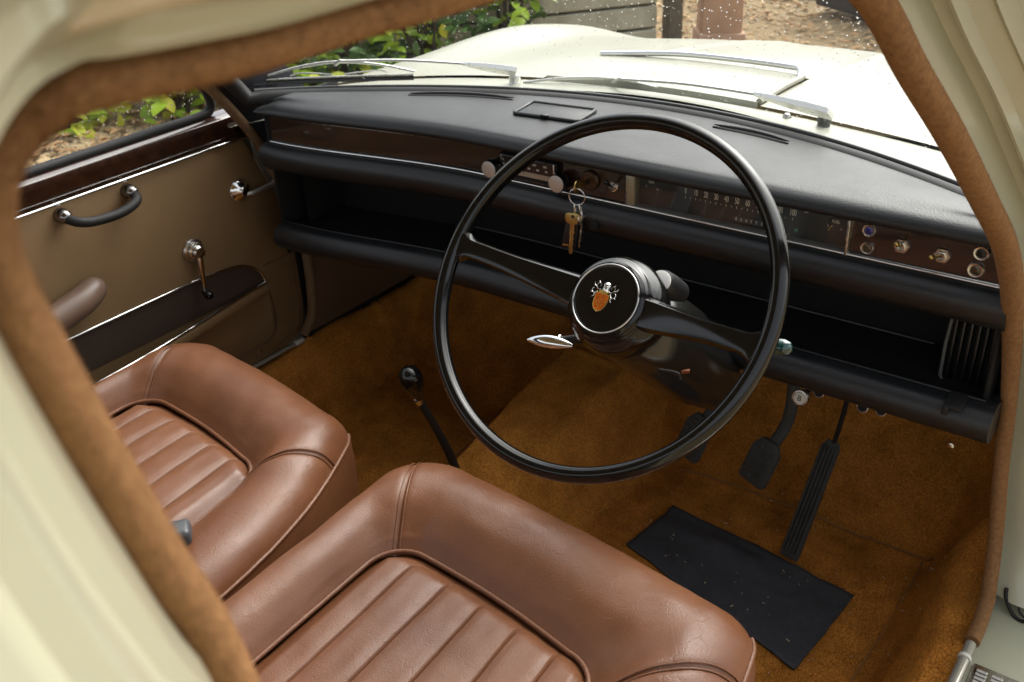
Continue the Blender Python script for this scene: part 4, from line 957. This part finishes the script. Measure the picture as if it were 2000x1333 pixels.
# window: rubber channel and glass
wr_ = cat_([V(-.672, -1.05, .7005), V(-.672, -.6, .7005), V(-.672, -.2, .7005), V(-.672, -.105, .7005), V(-.672, -.078, .708), V(-.672, -.075, .728), V(-.674, -.092, .765), V(-.676, -.16, .84), V(-.68, -.28, .97)], 6)
tube('window_rubber', wr_, .009, rubber, dr, n=10)
mesh('window_glass', [V(-.674, -1.05, .695), V(-.674, -.070, .695), V(-.675, -.070, .75), V(-.682, -.30, 1.0), V(-.684, -1.05, 1.0)], [(0, 1, 2, 3, 4)], glass_side, dr, smooth=False)
secs = []
for p in wr_[-22:]: secs.append([p + V(-.004, .006, .002), p + V(.006, .012, .006), p + V(.014, .030, .016), p + V(.012, .05, .03)])
loft('window_frame', secs, door_v, dr)
dsd = []
for i in range(260):
    y = random.uniform(-.5, -.08); z = .70 + random.random() ** .7 * .11; s = random.uniform(.0007, .0014); p = V(-.6765, y, z)
    dsd.append(([p + EY * (v.x * s) + EZ * (v.y * s * 1.5) + EX * (v.z * s * .5) for v in iv], if_))
tag(mesh('raindrops', *merge(dsd), dropm, dr, angle=180), kind='stuff')
# grab handle
gh = tube('grab_handle', cat_([V(DX + .004, -.424, .6215), V(DX + .022, -.423, .619), V(DX + .036, -.414, .614), V(DX + .042, -.392, .6085), V(DX + .043, -.35, .6055), V(DX + .042, -.322, .6085), V(DX + .036, -.302, .614), V(DX + .022, -.295, .6195), V(DX + .004, -.295, .6215)], 6), .0085, rubber, dr, n=14)
for y in (-.424, -.295): lathe('boss', V(DX, y, .6225), (1, 0, 0), [(.0135, 0), (.0135, .008), (.0120, .018), (.0075, .025), (0, .027)], mat('dark chrome', (.25, .24, .23), .18, metal=1.0), gh, n=24, angle=60)
# release lever
rl_ = lathe('release_handle', V(DX, -.0605, .5445), (1, 0, 0), [(.0250, 0), (.0245, .003), (.0200, .008), (.0135, .013), (.0085, .0155), (.0075, .020), (0, .0205)], chrome, dr, n=40, angle=70)
tube('lever', cat_([V(DX + .014, -.0605, .5400), V(DX + .020, -.045, .538), V(DX + .021, -.012, .5395), V(DX + .024, .004, .5415), V(DX + .020, .014, .545)], 6), .0050, silver, rl_, n=12)
# window winder
wn = lathe('window_winder', V(DX, -.1930, .4680), (1, 0, 0), [(.0235, 0), (.0235, .004), (.0215, .007), (.0185, .008), (.0185, .012), (.0165, .015), (.0135, .016), (.0135, .022), (.0105, .026), (0, .0275)], chromed, dr, n=40)
tube('crank', [V(DX + .022, -.193, .467), V(DX + .0245, -.196, .448), V(DX + .024, -.1985, .420), V(DX + .024, -.2005, .400), V(DX + .024, -.2015, .3905)], [.0062, .0058, .0048, .0044, .0040], chrome, wn, n=10, up=(1, 0, 0), ry=[.0035, .003, .0025, .0025, .0025])
lathe('crank_knob', V(DX + .022, -.2025, .3880), (1, -.1, -.1), [(.0045, -.002), (.0055, .004), (.0085, .012), (.0085, .020), (.005, .025), (0, .026)], gloss, wn, n=20)
# map pocket
pocket_top = cat_([V(DX, -1.05, .4035), V(DX, -.60, .4065), V(DX, -.35, .4070), V(DX, -.20, .4055), V(DX, -.12, .4000), V(DX, -.080, .3880), V(DX, -.052, .3640), V(DX, -.041, .3340)], 6)
pocket_low = [V(DX, p.y, .210) for p in pocket_top]
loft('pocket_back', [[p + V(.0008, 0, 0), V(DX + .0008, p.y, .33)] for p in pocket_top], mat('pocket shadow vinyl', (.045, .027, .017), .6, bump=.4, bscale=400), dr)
tube('pocket_trim', [p + V(.003, 0, .001) for p in pocket_top], .0026, chrome, dr, n=8)
rimp = cat_([V(DX + .042, -1.05, .322), V(DX + .044, -.60, .323), V(DX + .043, -.45, .325), V(DX + .036, -.33, .327), V(DX + .024, -.20, .331), V(DX + .012, -.10, .3335), V(DX + .004, -.041, .3330)], 6)
tube('pocket_rim', [p + V(0, 0, .003) for p in rimp], .0030, chrome, dr, n=10)
secs = []
for p in rimp:
    secs.append([p + V(-.004, 0, .002), p + V(.003, 0, -.002), p + V(.005, 0, -.012), p + V(.001, 0, -.022), p + V(-.003, 0, -.026), V(DX + .55 * (p.x - DX), p.y, .262), V(DX + .25 * (p.x - DX) + .002, p.y, .222), V(DX + .001, p.y, .205)])
loft('pocket_front', secs, door_v, dr, angle=45)
tube('seam', cat_([V(DX + .004, -.041, .333), V(DX + .003, -.034, .29), V(DX + .003, -.034, .24), V(DX + .003, -.048, .212), V(DX + .003, -.09, .203), V(DX + .003, -.3, .203)], 6), .0016, door_d, dr, n=6)
lathe('screw', V(DX, -.088, .1905), (1, 0, 0), [(.0042, 0), (.0040, .002), (0, .003)], chromed, dr, n=16)
tube('kick_strip', [V(DX + .004, -1.0, .1665), V(DX + .004, -.3, .1665), V(DX + .004, .024, .1650)], .0042, sillm, dr, n=10)
lathe('strip_end', V(DX + .004, .015, .1652), (0, 1, 0), [(.0050, -.012), (.0058, -.010), (.0058, .012), (.0045, .014)], ivory, dr, n=14)
# arm rest
tube('arm_rest', cat_([V(DX + .012, -.405, .4900), V(DX + .026, -.420, .4860), V(DX + .034, -.46, .4760), V(DX + .036, -.56, .462), V(DX + .036, -.75, .455)], 6), [.010, .014, .0175, .020, .0215, .0225, .023, .0235, .024, .0245, .025] + [.0255] * 14, mat('brown arm rest', (.15, .095, .068), .4, var=.15, vscale=12, bump=.4, bscale=400), dr, n=20)

# ================================================================== WIPERS
wipm = mat('bright wiper metal', (.86, .86, .83), .30, metal=.55, rvar=.05, vscale=40)
def wiper(name, label, pivot, hubp, arm1, elbow, joint, tip, heel, bush=True):
    r = empty(name, pivot, label, 'wiper', 'windscreen wipers'); P_ = lambda q: Vector(q)
    hubp, arm1, elbow, joint, tip, heel, pivot = map(P_, (hubp, arm1, elbow, joint, tip, heel, pivot))
    nrm = V(0, .62, .78)
    lathe('spindle', pivot - V(0, .0, .012), V(0, .25, .97), [(.012, 0), (.0115, .010), (.0095, .015), (.0095, .020), (.0105, .022), (.0105, .030), (.007, .032)], greyrub if bush else wipm, r, n=24)
    d = (arm1 - hubp).normalized(); s = d.cross(nrm).normalized()
    secs = []
    for t, wd, th in ((-.12, .0125, .008), (-.10, .0140, .010), (.2, .0140, .010), (.55, .0115, .009), (.85, .0070, .0065), (1.0, .0040, .0050)):
        c = hubp.lerp(arm1, t); secs.append([c + s * wd * a + nrm * th * b for a, b in ((-1, -.5), (-1, .35), (-.8, .5), (.8, .5), (1, .35), (1, -.5))])
    loft('arm_head', secs, wipm, r, closed_sec=True, cap=True, angle=30)
    tube('arm', cat_([arm1.lerp(hubp, .15), arm1, arm1.lerp(elbow, .5) + nrm * .004, elbow.lerp(arm1, .06), elbow, joint], 6), .0036, wipm, r, n=8, up=(0, .62, .78), ry=.0024)
    # bridge and blade
    m1 = tip.lerp(joint, .5) + nrm * .008; m2 = heel.lerp(joint, .5) + nrm * .008
    br = cat_([tip, m1, joint + nrm * .006, m2, heel], 8); n_ = len(br)
    tube('bridge', br, [.0022 + .0034 * math.sin(math.pi * i / (n_ - 1)) for i in range(n_)], wipm, r, n=10, up=tuple(nrm), ry=.0022)
    low = [tip.lerp(heel, t) - nrm * .004 + V(0, -.002 + .006 * math.sin(t * math.pi), -.002) for t in rng(0, 1, 14)]
    tube('backing', low, .0022, chromed, r, n=8)
    tube('blade', [q - V(0, .0, .006) for q in low], .0012, rubber, r, n=6, up=(0, .6, .8), ry=.0045)
    for t in (.25, .75):
        c = tip.lerp(heel, t); tube('yoke', cat_([c.lerp(tip, .28) , c + nrm * .005, c.lerp(heel, .28)], 6), .0014, chromed, r, n=6)
    return r
wiper('windscreen_wiper', 'chrome wiper parked in front of the passenger, its blade against the shrubs', (-.200, .246, .733), (-.192, .232, .764), (-.262, .185, .779), (-.462, .072, .788), (-.482, .076, .777), (-.606, .006, .757), (-.366, .165, .758), bush=False)
wiper('windscreen_wiper', 'chrome wiper parked above the steering wheel, pivot by the near pillar', (.378, .262, .733), (.386, .232, .770), (.268, .252, .776), (.012, .272, .764), (-.010, .284, .752), (-.182, .254, .739), (.153, .304, .734))

# ================================================================== KEYS
kr = empty('key_ring', (.1235, -.02, .66), 'bunch of keys on a split ring with a black leather fob, hanging from the ignition', 'keys')
# key in the lock
box('ignition_key', (.1215, -.0150, .6880), (.0016, .030, .010), brass, kr, bev=.0004)
lathe('ignition_key_bow', (.1215, -.0290, .6885), (1, .1, 0), [(.0025, -.0009), (.0100, -.0009), (.0100, .0009), (.0025, .0009)], brass, kr, n=24)
ro = V(.1225, -.0320, .6735); rx_, rz_ = V(.98, .17, .05).normalized(), V(-.05, .02, 1).normalized()
tube('split_ring', [ro + rx_ * (math.cos(a) * .0128) + rz_ * (math.sin(a) * .0128) for a in rng(0, 2 * math.pi, 41)[:-1]], .0009, chrome, kr, n=8, closed=True)
def link_(c, d, s, L_):
    d = d.normalized(); s = s.normalized(); n_ = []
    for a in rng(0, 2 * math.pi, 25)[:-1]: n_.append(c + d * (math.cos(a) * L_) + s * (math.sin(a) * .0032))
    tube('link', n_, .0009, chrome, kr, n=6, closed=True)
link_(V(.1195, -.0335, .6530), V(-.05, 0, 1), V(.3, -.95, 0), .0095); link_(V(.1290, -.0325, .6540), V(-.25, 0, 1), V(.3, -.95, 0), .0095)
KX, KY = V(.985, .10, .03).normalized(), V(.045, .06, .995).normalized()
ko = V(.1190, -.0375, .6450)
bow = [(-.0125, .0010), (-.0130, -.0040), (-.0115, -.0090), (-.0075, -.0125), (-.0036, -.0140), (-.0034, -.0255), (-.0044, -.0265), (-.0044, -.0285), (-.0034, -.0292), (-.0034, -.0590), (-.0018, -.0625), (.0008, -.0630), (.0030, -.0605), (.0026, -.0580), (.0036, -.0560), (.0024, -.0530), (.0022, -.0490), (.0034, -.0470), (.0036, -.0440), (.0024, -.0420), (.0028, -.0390), (.0040, -.0375), (.0040, -.0355), (.0028, -.0340), (.0032, -.0295), (.0050, -.0285), (.0050, -.0262), (.0038, -.0250), (.0038, -.0140), (.0080, -.0120), (.0118, -.0090), (.0130, -.0040), (.0122, .0010), (.0090, .0036), (.0, .0042), (-.0090, .0036)]
kk = prism('door_key', bow, ko, KX, KY, .0022, brass, kr, bev=.0003)
lathe('key_hole', ko + KX * .0005 - KY * .0008 - V(0, .0002, 0), KX.cross(KY), [(.0026, -.0002), (.0026, .0027)], printd, kr, n=16)
tube('key_groove', [ko + KX * .0005 - KY * .016 + KX.cross(KY) * .0023, ko + KX * .0005 - KY * .058 + KX.cross(KY) * .0023], .0005, mat('key groove', (.22, .15, .05), .5, metal=.8), kk, n=5)
KX2, KY2 = V(.93, .36, .0).normalized(), V(-.12, .05, .99).normalized()
prism('second_key', [(a * .8, b * .8) for a, b in bow], V(.1315, -.031, .6425), V(.35, .93, 0).normalized(), V(.10, .05, .99).normalized(), .002, chromed, kr, bev=.0003)
fob = [(-.0100, .0), (-.0080, .0025), (.0080, .0025), (.0100, .0), (.0110, -.030), (.0118, -.0480), (.0090, -.0510), (-.0100, -.0500), (-.0125, -.0470), (-.0115, -.025)]
FBX, FBY = V(.97, .22, .05).normalized(), V(.17, .03, .985).normalized()
fo = prism('leather_fob', fob, V(.1165, -.0335, .6370), FBX, FBY, .003, mat('black fob leather', (.012, .011, .013), .45, bump=.6, bscale=300), kr, bev=.0008)
for k_, (a, w_) in enumerate(((-.0065, .0050), (-.0015, .0030), (.0018, .0020))): box('gilt_mark', V(.1165, -.0368, .6370) + FBX * a - FBY * (.0430 + .0004 * k_), (w_, .0004, .0022), gold, fo, axes=(FBX, FBX.cross(FBY), FBY))
